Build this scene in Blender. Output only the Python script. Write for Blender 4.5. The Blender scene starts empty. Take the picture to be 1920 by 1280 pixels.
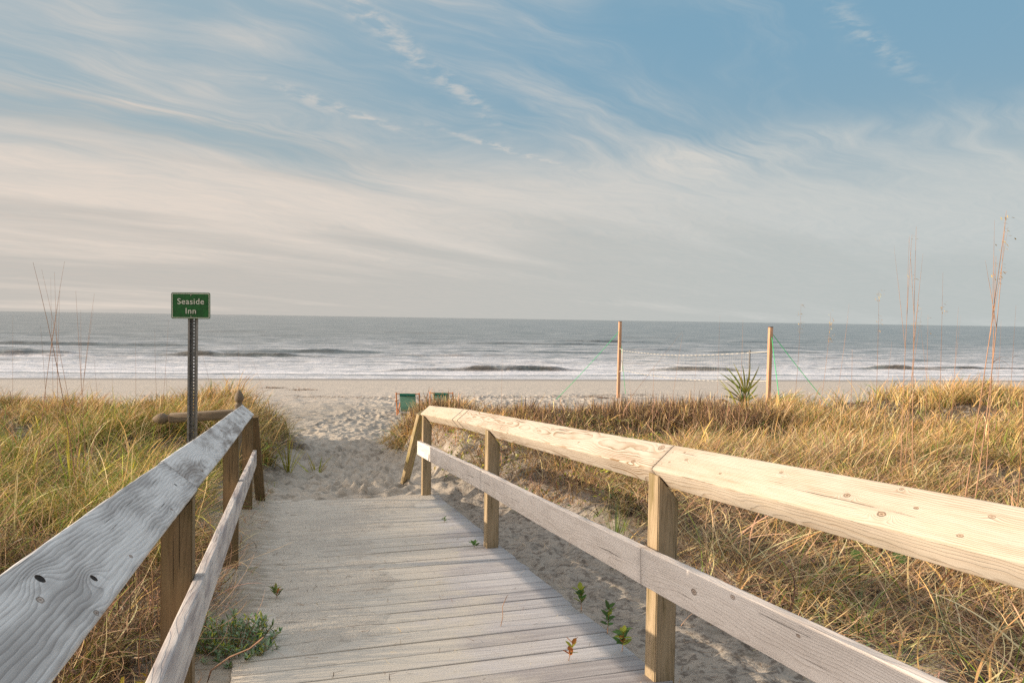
import bpy, bmesh, math, random
import numpy as np
from mathutils import Vector, Matrix

rng = np.random.default_rng(7)
random.seed(7)
SC = bpy.context.scene
COL = SC.collection
R = math.radians

# ------------------------------------------------------------------ frames
# world: camera above (0,0), looking along +Y, sea level z = 0.  Walkway frame: u along the walkway, v across it.
TH = R(16.6); SN, CS = math.sin(TH), math.cos(TH)
A = Vector((-SN, CS, 0)); B = Vector((CS, SN, 0)); Z = Vector((0, 0, 1))
def W(u, v, z): return Vector((-u*SN + v*CS, u*CS + v*SN, z))
def deck_z(u): return 1.805 - .084*u

# ------------------------------------------------------------------ tagging
def tag(o, label=None, cat=None, group=None, kind=None):
    if label: o['label'] = label
    if cat: o['category'] = cat
    if group: o['group'] = group
    if kind: o['kind'] = kind
    return o
def empty(name, loc=(0, 0, 0), rz=0.):
    o = bpy.data.objects.new(name, None); COL.objects.link(o)
    o.location = loc; o.rotation_euler = (0, 0, rz); o.empty_display_size = .1
    return o
def link(name, me, mat=None, parent=None, M=None):
    o = bpy.data.objects.new(name, me); COL.objects.link(o)
    if mat: me.materials.append(mat)
    if parent: o.parent = parent
    if M is not None:
        if parent:
            P = Matrix.Translation(parent.location) @ parent.rotation_euler.to_matrix().to_4x4()
            o.matrix_local = P.inverted() @ M
        else:
            o.matrix_world = M
    return o
def np_mesh(name, verts, faces, cols=None, smooth=False):
    """verts (N,3), faces (M,k) with the same k, or list of such arrays"""
    me = bpy.data.meshes.new(name)
    verts = np.ascontiguousarray(verts, dtype=np.float32)
    if not isinstance(faces, (list, tuple)): faces = [faces]
    faces = [np.ascontiguousarray(f, dtype=np.int32) for f in faces if len(f)]
    nl = sum(f.size for f in faces); nf = sum(len(f) for f in faces)
    me.vertices.add(len(verts)); me.vertices.foreach_set('co', verts.ravel())
    me.loops.add(nl); me.loops.foreach_set('vertex_index', np.concatenate([f.ravel() for f in faces]))
    me.polygons.add(nf)
    tot = np.concatenate([np.full(len(f), f.shape[1], dtype=np.int32) for f in faces])
    st = np.zeros(nf, dtype=np.int32); st[1:] = np.cumsum(tot)[:-1]
    me.polygons.foreach_set('loop_start', st); me.polygons.foreach_set('loop_total', tot)
    if smooth: me.polygons.foreach_set('use_smooth', np.ones(nf, dtype=bool))
    if cols is not None:
        at = me.color_attributes.new('Col', 'FLOAT_COLOR', 'POINT')
        c = np.ones((len(verts), 4), dtype=np.float32); c[:, :3] = cols
        at.data.foreach_set('color', c.ravel())
    me.update(calc_edges=True); me.validate()
    return me

# ------------------------------------------------------------------ numpy noise
def _h(ix, iy, s):
    n = (ix.astype(np.int64)*374761393 + iy.astype(np.int64)*668265263 + s*974634777) & 0x7fffffff
    n = ((n ^ (n >> 13))*1274126177) & 0x7fffffff
    return ((n ^ (n >> 16)) & 0xffff)/65535.
def vn(x, y, s=0):
    ix, iy = np.floor(x), np.floor(y); fx, fy = x-ix, y-iy
    fx = fx*fx*fx*(fx*(fx*6-15)+10); fy = fy*fy*fy*(fy*(fy*6-15)+10)
    a, b, c, d = _h(ix, iy, s), _h(ix+1, iy, s), _h(ix, iy+1, s), _h(ix+1, iy+1, s)
    return (a+(b-a)*fx)*(1-fy) + (c+(d-c)*fx)*fy
def fbm(x, y, s=0, o=4, g=.5):
    t, a, n = 0., 1., 0.
    for i in range(o):
        t = t + a*vn(x*2**i+i*13.7, y*2**i-i*7.3, s+i*17); n += a; a *= g
    return t/n*2-1
def ss(x, a, b):
    t = np.clip((x-a)/(b-a), 0, 1); return t*t*(3-2*t)

# ------------------------------------------------------------------ node helper
class G:
    def __init__(s, tree): s.t = tree; s.n = tree.nodes; s.l = tree.links
    def new(s, typ, **kw):
        n = s.n.new(typ)
        for k, v in kw.items(): setattr(n, k, v)
        return n
    def put(s, sock, v):
        if isinstance(v, bpy.types.NodeSocket): s.l.new(v, sock)
        elif v is not None:
            if sock.type in ('RGBA',) and hasattr(v, '__len__') and len(v) == 3: v = (*v, 1)
            if sock.type == 'VECTOR' and not hasattr(v, '__len__'): v = (v, v, v)
            sock.default_value = v
    def m(s, op, a, b=None, c=None, clamp=False):
        n = s.new('ShaderNodeMath', operation=op, use_clamp=clamp)
        s.put(n.inputs[0], a); s.put(n.inputs[1], b); s.put(n.inputs[2], c)
        return n.outputs[0]
    def add(s, a, b): return s.m('ADD', a, b)
    def sub(s, a, b): return s.m('SUBTRACT', a, b)
    def mul(s, a, b): return s.m('MULTIPLY', a, b)
    def vm(s, op, a, b=None):
        n = s.new('ShaderNodeVectorMath', operation=op)
        s.put(n.inputs[0], a); s.put(n.inputs[1], b); return n.outputs[0]
    def xyz(s, v):
        n = s.new('ShaderNodeSeparateXYZ'); s.put(n.inputs[0], v); return n.outputs[0], n.outputs[1], n.outputs[2]
    def vec(s, x, y, z):
        n = s.new('ShaderNodeCombineXYZ'); s.put(n.inputs[0], x); s.put(n.inputs[1], y); s.put(n.inputs[2], z); return n.outputs[0]
    def noise(s, v, scale=1., detail=2., rough=.5, dist=0.):
        n = s.new('ShaderNodeTexNoise'); s.put(n.inputs['Vector'], v)
        s.put(n.inputs['Scale'], scale); s.put(n.inputs['Detail'], detail); s.put(n.inputs['Roughness'], rough); s.put(n.inputs['Distortion'], dist)
        return n.outputs[0]
    def step(s, x, a, b):          # smooth 0..1 between a and b
        n = s.new('ShaderNodeMapRange', interpolation_type='SMOOTHSTEP')
        s.put(n.inputs[0], x); s.put(n.inputs[1], a); s.put(n.inputs[2], b); return n.outputs[0]
    def mix(s, f, a, b, blend='MIX'):
        n = s.new('ShaderNodeMix', data_type='RGBA', blend_type=blend)
        s.put(n.inputs[0], f); s.put(n.inputs[6], a); s.put(n.inputs[7], b); return n.outputs[2]
    def attr(s, name='Col'):
        n = s.new('ShaderNodeAttribute', attribute_name=name); return n.outputs[0]
    def bump(s, h, dist=.01, strength=1., normal=None):
        n = s.new('ShaderNodeBump'); s.put(n.inputs['Strength'], strength); s.put(n.inputs['Distance'], dist)
        s.put(n.inputs['Height'], h)
        if normal: s.put(n.inputs['Normal'], normal)
        return n.outputs[0]
def mat(name, rough=.8, spec=.3):
    m = bpy.data.materials.new(name); m.use_nodes = True
    g = G(m.node_tree); p = m.node_tree.nodes['Principled BSDF']
    p.inputs['Roughness'].default_value = rough
    p.inputs['Specular IOR Level'].default_value = spec
    return m, g, p
def coord(g, out='Object'):
    return g.new('ShaderNodeTexCoord').outputs[out]
def plain(name, c, rough=.7, spec=.3, var=.15, scale=30., metal=0.):
    m, g, p = mat(name, rough, spec)
    n = g.noise(coord(g), scale, 4, .6)
    col = g.mix(g.step(n, .3, .7), tuple(x*(1-var) for x in c), tuple(min(1, x*(1+var)) for x in c))
    g.put(p.inputs['Base Color'], col); p.inputs['Metallic'].default_value = metal
    return m

# ------------------------------------------------------------------ wood
def wood(name, light, dark, ring=.007, pith=(.05, -.06), knots=(), seed=0., weather=None, wam=.4, stain=None, stam=0., wob=1., rc=.75, vari=.35, w2f=2.2, wav=.012):
    """grain along local x; knots = (x, y, radius, strength, hole)"""
    m, g, p = mat(name, .72, .25)
    x, y, z = g.xyz(coord(g))
    xs = g.add(x, seed*3.17)
    w1 = g.sub(g.noise(g.vec(g.mul(xs, .9), g.mul(y, 5), seed), 1.3, 1, .4), .5)
    w2 = g.sub(g.noise(g.vec(g.mul(xs, .55), seed+4.1, g.mul(y, 2.)), w2f, 1, .4), .5)
    w4 = g.sub(g.noise(g.vec(g.mul(xs, 5.), g.mul(y, 9), seed+2.), 1., 2, .5), .5)
    w3 = g.sub(g.noise(g.vec(g.mul(xs, 5.), g.mul(y, 26), g.add(seed, g.mul(z, 20))), 1., 2, .5), .5)
    yy = g.add(g.sub(y, pith[0]), g.mul(w1, .10*wob))
    zz = g.add(g.sub(z, pith[1]), g.mul(w2, .11*wob))
    r = g.m('SQRT', g.add(g.mul(yy, yy), g.mul(zz, zz)))
    r = g.add(g.add(r, g.mul(w3, .005)), g.mul(w4, wav))
    kd = None; kh = None; kring = None
    for kx, ky, kr, ks, hole in knots:
        dx = g.m('DIVIDE', g.sub(x, kx), kr*4.5); dy = g.m('DIVIDE', g.sub(y, ky), kr*1.7)
        e = g.m('EXPONENT', g.mul(g.add(g.mul(dx, dx), g.mul(dy, dy)), -1.))
        r = g.add(r, g.mul(e, ks*.013))
        nj = g.mul(g.sub(g.noise(g.vec(g.mul(x, 1.), y, ky), 90, 2, .5), .5), .7)
        ex = g.m('DIVIDE', g.sub(x, kx), kr*(1.6 if hole < 1 else .8)); ey = g.m('DIVIDE', g.sub(y, ky), kr*(.85 if hole < 1 else .62))
        q = g.add(g.m('SQRT', g.add(g.mul(ex, ex), g.mul(ey, ey))), nj)
        k = g.mul(g.sub(1., g.step(q, .65, 1.05)), .35+.65*hole)
        kd = k if kd is None else g.m('MAXIMUM', kd, k)
        k2 = g.mul(g.m('MAXIMUM', g.sub(1., g.step(q, .15, .5)), g.mul(g.step(q, .5, .8), g.sub(1., g.step(q, .85, 1.1)))), .4+.6*hole)
        kring = k2 if kring is None else g.m('MAXIMUM', kring, k2)
        if hole >= 1: kh = k if kh is None else g.m('MAXIMUM', kh, k)
    f = g.m('FRACT', g.m('DIVIDE', r, ring))
    tri = g.m('POWER', f, 2.2)
    line = g.mul(tri, g.sub(1., g.step(f, .9, 1.)))
    fib = g.noise(g.vec(g.mul(xs, 6), g.mul(y, 330), g.mul(z, 330)), 1., 3, .6)
    fib2 = g.noise(g.vec(g.mul(xs, 1.6), g.mul(y, 60), g.mul(z, 60)), 1., 3, .55)
    patch = g.noise(g.vec(g.mul(xs, 1.4), g.mul(y, 8), g.mul(z, 8)), 1.5, 4, .6)
    amt = g.mul(g.add(g.mul(line, rc), g.mul(g.step(fib2, .4, .75), vari)), g.add(.18, g.mul(g.step(patch, .34, .72), 1.05)))
    col = g.mix(g.m('MULTIPLY', amt, 1., clamp=True), light, dark)
    col = g.mix(g.mul(g.step(fib, .35, .8), .34), col, dark)
    if weather: col = g.mix(g.mul(g.step(patch, .42, .68), wam), col, weather)
    if stain:
        sp = g.noise(g.vec(g.mul(x, 2.2), g.mul(y, 14), g.add(g.mul(z, 14), seed+9)), 1.6, 4, .65)
        col = g.mix(g.mul(g.step(sp, .45, .72), stam), col, stain)
        sp2 = g.noise(g.vec(g.mul(x, 9), g.mul(y, 70), g.mul(z, 70)), 1., 4, .7)
        col = g.mix(g.mul(g.step(sp2, .52, .75), stam*.6), col, tuple(c*.45 for c in stain))
    if kd is not None: col = g.mix(g.mul(kring, .85), g.mix(g.mul(kd, .6), col, (.36, .22, .12)), (.07, .035, .018))
    if kh is not None: col = g.mix(kh, col, (.012, .008, .006))
    # short drying checks
    ck = g.noise(g.vec(g.mul(xs, 2.4), g.mul(y, 120), g.mul(z, 120)), 1., 1, .5)
    ck = g.mul(g.step(ck, .69, .74), g.step(patch, .42, .52))
    col = g.mix(g.mul(ck, .65), col, tuple(c*.35 for c in dark))
    g.put(p.inputs['Base Color'], col)
    h = g.add(g.mul(line, -.5), g.add(g.mul(fib, .35), g.mul(ck, -1.2)))
    if kh is not None: h = g.sub(h, g.mul(kh, 6))
    if kd is not None: h = g.sub(h, g.mul(kd, .6))
    g.put(p.inputs['Normal'], g.bump(h, .0026, .9))
    return m

def beam(name, p0, p1, yv, y0, y1, z0, z1, m, parent, rad=.006, warp=.0, seg=40, trim0=0., trim1=0., parts_label=None, prof=None):
    """beam from p0 to p1 (local x), local y along yv, section [y0,y1]x[z0,z1]; rounded arrises"""
    p0, p1 = Vector(p0), Vector(p1); X = (p1-p0); L = X.length; X.normalize()
    Y = (yv - X*yv.dot(X)).normalized(); Zv = X.cross(Y)
    k = 4
    pts = []
    for (cy, cz, a0) in ((y1-rad, z1-rad, 0), (y0+rad, z1-rad, 90), (y0+rad, z0+rad, 180), (y1-rad, z0+rad, 270)):
        for i in range(k+1):
            a = R(a0+90*i/k); pts.append((cy+rad*math.cos(a), cz+rad*math.sin(a)))
    pts = np.array(pts); n = len(pts)
    xs = np.linspace(0, L, seg+1); s = rng.integers(1000)
    V = np.zeros((seg+1, n, 3))
    V[:, :, 0] = xs[:, None]; V[:, :, 1] = pts[None, :, 0]; V[:, :, 2] = pts[None, :, 1]
    V[0, :, 0] += trim0*(pts[:, 0]-y0)/(y1-y0); V[-1, :, 0] -= trim1*(pts[:, 0]-y0)/(y1-y0)
    wy = (vn(xs*.7+3, xs*0, s)-.5)*warp*2; wz = (vn(xs*.7+3, xs*0+5, s+1)-.5)*warp*2
    V[:, :, 1] += wy[:, None]; V[:, :, 2] += wz[:, None]
    nib = (vn(xs[:, None]*28 + 0*pts[None, :, 0], np.arange(n)[None, :]*.9+0*xs[:, None], s+3)-.5)
    V[:, :, 1] += nib*.0016; V[:, :, 2] += nib*.0016
    i = np.arange(seg)[:, None]; j = np.arange(n)[None, :]; j2 = (j+1) % n
    q = np.stack([i*n+j, i*n+j2, (i+1)*n+j2, (i+1)*n+j], -1).reshape(-1, 4)[:, ::-1]
    caps0 = np.arange(n)[None, :]; caps1 = (seg*n+np.arange(n))[None, ::-1]
    me = np_mesh(name, V.reshape(-1, 3), [q, caps0, caps1], smooth=True)
    # normals must face out
    bm = bmesh.new(); bm.from_mesh(me); bmesh.ops.recalc_face_normals(bm, faces=bm.faces[:])
    for f in bm.faces:
        if len(f.verts) > 4: f.smooth = False
    bm.to_mesh(me); bm.free()
    M = Matrix.Identity(4)
    for c, v in enumerate((X, Y, Zv)):
        for r_ in range(3): M[r_][c] = v[r_]
    M.translation = p0
    o = link(name, me, m, parent, M)
    if parts_label: o['label'] = parts_label
    return o

def post_cut(name, base, h_in, h_out, side, m, parent, w=.089, bury=.5):
    """4x4 post, local x up; inner face height h_in (world z), outer face h_out, top sloping"""
    bm = bmesh.new(); zb = base.z-bury; vs = []
    for (yy, zz) in ((0, 0), (w, 0), (w, w), (0, w)):
        vs.append(bm.verts.new((0, yy, zz)))
    top = []
    for (yy, zz) in ((0, 0), (w, 0), (w, w), (0, w)):
        h = h_in if yy == 0 else h_out
        top.append(bm.verts.new((h-zb, yy, zz)))
    bm.faces.new(vs); bm.faces.new(top)
    for i in range(4): bm.faces.new((vs[i], vs[(i+1) % 4], top[(i+1) % 4], top[i]))
    bmesh.ops.recalc_face_normals(bm, faces=bm.faces[:])
    bmesh.ops.bevel(bm, geom=bm.edges[:], offset=.004, segments=2, affect='EDGES')
    me = bpy.data.meshes.new(name); bm.to_mesh(me); bm.free()
    M = Matrix.Identity(4); X = Z; Y = B*side; Zv = A
    for c, v in enumerate((X, Y, Zv)):
        for r_ in range(3): M[r_][c] = v[r_]
    M.translation = Vector((base.x, base.y, zb))
    return link(name, me, m, parent, M)

def box_bm(bm, c, s, rot=None):
    r_ = bmesh.ops.create_cube(bm, size=1.)
    Mx = Matrix.Translation(c) @ (rot if rot else Matrix.Identity(4)) @ Matrix.Diagonal((*s, 1))
    bmesh.ops.transform(bm, matrix=Mx, verts=r_['verts']); return r_['verts']
def tube(pts, rad, n=6):
    """returns verts, quads of a tube along pts, rad scalar or list"""
    pts = [Vector(p) for p in pts]; V = []; F = []
    rr = rad if hasattr(rad, '__len__') else [rad]*len(pts)
    for i, p in enumerate(pts):
        d = (pts[min(i+1, len(pts)-1)]-pts[max(i-1, 0)]).normalized()
        s = d.cross(Vector((.31, .17, .93)) if abs(d.z) < .9 else Vector((1, 0, .1))).normalized(); t = d.cross(s)
        for k in range(n):
            a = 2*math.pi*k/n; V.append(p + (s*math.cos(a)+t*math.sin(a))*rr[i])
    for i in range(len(pts)-1):
        for k in range(n): F.append((i*n+k, i*n+(k+1) % n, (i+1)*n+(k+1) % n, (i+1)*n+k))
    return np.array([tuple(v) for v in V]), np.array(F)
class Acc:
    def __init__(s): s.v = []; s.f = []; s.c = []; s.n = 0
    def add(s, v, f, c=None):
        if len(v) == 0: return
        s.v.append(v); s.f.append(np.array(f)+s.n); s.n += len(v)
        if c is not None: s.c.append(np.broadcast_to(np.array(c), (len(v), 3)))
    def mesh(s, name, smooth=True):
        ks = sorted(set(f.shape[1] for f in s.f))
        return np_mesh(name, np.concatenate(s.v), [np.concatenate([f for f in s.f if f.shape[1] == k]) for k in ks],
                       np.concatenate(s.c) if s.c else None, smooth)

# ================================================================== TERRAIN
SHX = .16
def beach_s(X, Y): return (38.2 - (Y - SHX*X))*.987
def z_beach(s):
    return np.interp(s, [-400, -60, -10, 0, 1.5, 4, 8, 14, 20, 25, 28, 40], [-9, -2.6, -.45, 0, .06, .19, .35, .52, .68, .8, .9, 1.3])
def ground(X, Y, fine=True):
    X = np.asarray(X, float); Y = np.asarray(Y, float)
    u = -X*SN + Y*CS; v = X*CS + Y*SN
    zb = z_beach(beach_s(X, Y))
    pz = np.interp(u, [-3, 7.2, 7.95, 9, 10.5, 12, 14], [1.92, 1.10, 1.13, 1.05, .95, .87, .82])
    t = ss(u, 12, 15); pz = pz*(1-t) + zb*t
    yp = Y - SHX*X + .55*fbm(X*.35, Y*.35, 3, 2)
    far = 1 - ss(yp, 12.4, 15.)
    # left dune
    vl = np.interp(u, [0, 7.9, 8.6, 10.5, 13], [-.3, -.3, .05, .42, .5]) + .12*fbm(X*1.3, Y*1.3, 11, 2)
    wl = ss(-(v-vl), -.05, 1.1)*far
    zl = 1.60 - .018*np.clip(u, -5, 14) + .10*fbm(X*.5, Y*.5, 21, 3) + .27*ss(Y, 6.5, 10.5)*ss(-X, 2.2, 4.5)
    # right dune
    vr = np.interp(u, [-2, 2, 5, 7.5, 8.6, 10, 12.5, 13.5], [1.75, 1.75, 1.8, 1.8, 1.45, 1.32, 1.40, 1.8]) + .10*fbm(X*1.3, Y*1.3, 12, 2)
    wid = np.interp(u, [0, 7, 9, 13], [1.5, 1.6, .75, .75])
    wr = ss((v-vr)/wid, 0, 1)*far
    zn = 1.47 + .035*np.clip(v-2.5, 0, 7); zf = np.interp(v, [1, 2.5, 5, 7.7, 11, 16], [1.44, 1.42, 1.34, 1.42, 1.76, 2.0])
    tf = ss(Y, 6.5, 10); zr = zn*(1-tf)+zf*tf + .07*fbm(X*.45, Y*.45, 31, 3) + .13*tf*fbm(X*.95, Y*.95, 33, 3)
    # hump beside the end of the right railing
    # beside the boardwalk the sand lies a little under the boards
    dk = deck_z(u)
    side_r = dk - .17
    side_l = dk - .02 - .10*ss(-u, -4.2, -2.8)
    base = pz.copy()
    m = ss(v, 1.25, 1.62)*(1-ss(u, 7.2, 8.1)); base = base*(1-m) + side_r*m
    m = ss(-v, .12, .26)*(1-ss(u, 7.4, 8.2)); base = base*(1-m) + side_l*m
    z = base*(1-wl-wr) + zl*wl + zr*wr
    if fine:
        g = np.clip(wl+wr, 0, 1)
        z = z + .018*fbm(X*2.2, Y*2.2, 41, 3)*(1-ss(Y, 26, 33)) + .03*g*fbm(X*3, Y*3, 42, 3)
    return z

def lines(segs):
    out = []
    for a, b, d in segs:
        n = max(1, int(round((b-a)/d))); out += list(np.linspace(a, b, n, endpoint=False))
    out.append(segs[-1][1]); return np.array(out)
gx = lines([(-400, -60, 40), (-60, -20, 1.5), (-20, -8, .25), (-8, -4.2, .09), (-4.2, 2.6, .03), (2.6, 6, .06), (6, 20, .25), (20, 60, 1.5), (60, 400, 40)])
gy = lines([(-60, -6, 4), (-6, 1.5, .2), (1.5, 9, .03), (9, 16, .035), (16, 26, .06), (26, 45, .2), (45, 120, 3)])
GX, GY = np.meshgrid(gx, gy)
GZ = ground(GX, GY)
# footprints and scuffs in the loose sand
gu = -GX*SN + GY*CS; gv = GX*CS + GY*SN
nf_ = 6000
fu = rng.uniform(7.6, 24, nf_); fv = rng.normal(.9, 1., nf_) * (1+np.clip(fu-12, 0, 20)*.40) + .2
k2 = 1300; fu[:k2] = rng.uniform(1, 9, k2); fv[:k2] = rng.uniform(1.6, 3.0, k2)
k3 = k2+700; fu[k2:k3] = rng.uniform(7.7, 12.5, 700); fv[k2:k3] = rng.normal(.85, .42, 700)
for a, b in zip(fu, fv):
    c = W(a, b, 0); ang = rng.uniform(-.9, .9)+TH; L, w_ = rng.uniform(.09, .17), rng.uniform(.045, .08); dp = rng.uniform(.006, .018)*(.55 if b > 1.6 and a < 9 else 1)*(1+max(0, a-9)*.05)
    if a < 8 and b < 1.7: continue
    rr = .34
    i0, i1 = np.searchsorted(gx, [c.x-rr, c.x+rr]); j0, j1 = np.searchsorted(gy, [c.y-rr, c.y+rr])
    if i1-i0 < 2 or j1-j0 < 2: continue
    x = GX[j0:j1, i0:i1]-c.x; y = GY[j0:j1, i0:i1]-c.y
    p_ = x*math.cos(ang)+y*math.sin(ang); q_ = -x*math.sin(ang)+y*math.cos(ang)
    e = (p_/w_)**2+(q_/L)**2
    GZ[j0:j1, i0:i1] += dp*(-1.25*np.exp(-e*1.2) + .75*np.exp(-(np.sqrt(e)-1.35)**2*4))
loose = np.clip(ss(gu, 7.2, 8.2)+ss(gv, 1.5, 1.8), 0, 1)*(1-ss(beach_s(GX, GY), 13, 9))
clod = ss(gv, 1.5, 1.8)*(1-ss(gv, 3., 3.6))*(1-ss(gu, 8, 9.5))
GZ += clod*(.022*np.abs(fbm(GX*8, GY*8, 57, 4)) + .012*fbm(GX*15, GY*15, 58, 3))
bz = ss(GY, 12, 14.5)*(1-ss(GY-.5*fbm(GX*.3, GY*.6, 60, 2)*4, 22.5, 25))
GZ += bz*(.030*fbm(GX*3.0, GY*2.6, 59, 3) - .03*np.abs(fbm(GX*3.6, GY*3., 64, 2)))
GZ += loose*(.010*fbm(GX*9, GY*9, 51, 3) + .006*np.abs(fbm(GX*17, GY*17, 53, 2)))
# fallen tyre-rut like weed line on the beach is a separate object; here: dimples further out
GZ += (1-loose)*0 + .012*fbm(GX*4.5, GY*4.5, 55, 2)*ss(beach_s(GX, GY), 6, 12)*ss(GY, 14, 18)
def terrain_mesh():
    ny, nx = GX.shape
    V = np.stack([GX, GY, GZ], -1).reshape(-1, 3)
    i = np.arange(ny-1)[:, None]; j = np.arange(nx-1)[None, :]
    F = np.stack([i*nx+j, i*nx+j+1, (i+1)*nx+j+1, (i+1)*nx+j], -1).reshape(-1, 4)
    # vegetation litter mask in r, wet in g
    u, v = gu, gv
    yp = GY-SHX*GX
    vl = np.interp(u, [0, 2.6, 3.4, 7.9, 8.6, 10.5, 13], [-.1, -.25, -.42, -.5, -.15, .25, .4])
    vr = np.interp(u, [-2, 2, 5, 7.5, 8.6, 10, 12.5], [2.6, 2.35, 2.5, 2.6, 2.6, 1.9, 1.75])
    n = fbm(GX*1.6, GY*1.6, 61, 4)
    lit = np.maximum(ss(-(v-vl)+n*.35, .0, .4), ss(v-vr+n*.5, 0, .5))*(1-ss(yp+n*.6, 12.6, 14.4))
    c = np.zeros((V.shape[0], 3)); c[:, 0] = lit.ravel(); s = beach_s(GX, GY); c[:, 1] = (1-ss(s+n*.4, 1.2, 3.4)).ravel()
    c[:, 2] = (1-ss(s, 13, 19)).ravel()
    me = np_mesh('sand_ground', V, F, c, True)
    at = me.color_attributes.new('Aux', 'FLOAT_COLOR', 'POINT'); a4 = np.ones((len(V), 4), dtype=np.float32)
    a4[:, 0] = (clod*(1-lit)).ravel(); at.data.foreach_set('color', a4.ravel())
    return me
m_sand, g, p = mat('sand', .95, .15)
co = coord(g); sx, sy, sz = g.xyz(g.attr())
n1 = g.noise(co, 1.1, 5, .6); n2 = g.noise(co, 60, 4, .7); n3 = g.noise(co, 9, 4, .65)
c = g.mix(g.step(n1, .35, .68), (.51, .46, .39), (.43, .385, .325))
c = g.mix(g.mul(g.step(n2, .35, .75), .35), c, (.27, .22, .17))
n7 = g.noise(g.vm('MULTIPLY', co, (1., 1.5, 1.)), 6.5, 5, .72, .4)
c = g.mix(g.mul(g.step(n7, .47, .66), g.sub(.72, g.mul(sz, .5))), c, (.20, .18, .15))  # dark flecks paint the shade of fine footprint dimples into the sand
c = g.mix(g.mul(sz, .6), c, (.60, .535, .465))
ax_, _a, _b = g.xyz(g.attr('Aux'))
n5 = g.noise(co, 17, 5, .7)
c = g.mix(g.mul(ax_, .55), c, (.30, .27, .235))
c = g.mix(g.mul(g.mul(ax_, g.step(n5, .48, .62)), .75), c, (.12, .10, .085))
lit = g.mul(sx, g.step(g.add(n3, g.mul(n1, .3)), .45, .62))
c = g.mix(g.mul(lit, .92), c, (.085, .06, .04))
c = g.mix(g.mul(sy, .62), c, (.21, .185, .165))
# weed specks on the upper beach
wk = g.noise(g.vm('MULTIPLY', co, (1., 2.4, 1.)), 2.6, 6, .72)
c = g.mix(g.mul(g.step(wk, .62, .68), .6), c, (.14, .12, .09))
g.put(p.inputs['Base Color'], c)
g.put(p.inputs['Roughness'], g.sub(.95, g.mul(sy, .45)))
g.put(p.inputs['Normal'], g.bump(g.add(g.add(g.mul(n3, .9), g.mul(n2, .22)), g.add(g.mul(n7, -.9), g.mul(g.noise(co, 26, 3, .6), .5))), .026, g.sub(.75, g.mul(sy, .6))))
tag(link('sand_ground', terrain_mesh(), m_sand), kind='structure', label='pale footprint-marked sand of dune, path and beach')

def gz_at(X, Y):   # exact height of the terrain mesh
    X = np.atleast_1d(np.asarray(X, float)); Y = np.atleast_1d(np.asarray(Y, float))
    i = np.clip(np.searchsorted(gx, X)-1, 0, len(gx)-2); j = np.clip(np.searchsorted(gy, Y)-1, 0, len(gy)-2)
    fx = (X-gx[i])/(gx[i+1]-gx[i]); fy = (Y-gy[j])/(gy[j+1]-gy[j])
    return (GZ[j, i]*(1-fx)+GZ[j, i+1]*fx)*(1-fy)+(GZ[j+1, i]*(1-fx)+GZ[j+1, i+1]*fx)*fy

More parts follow.
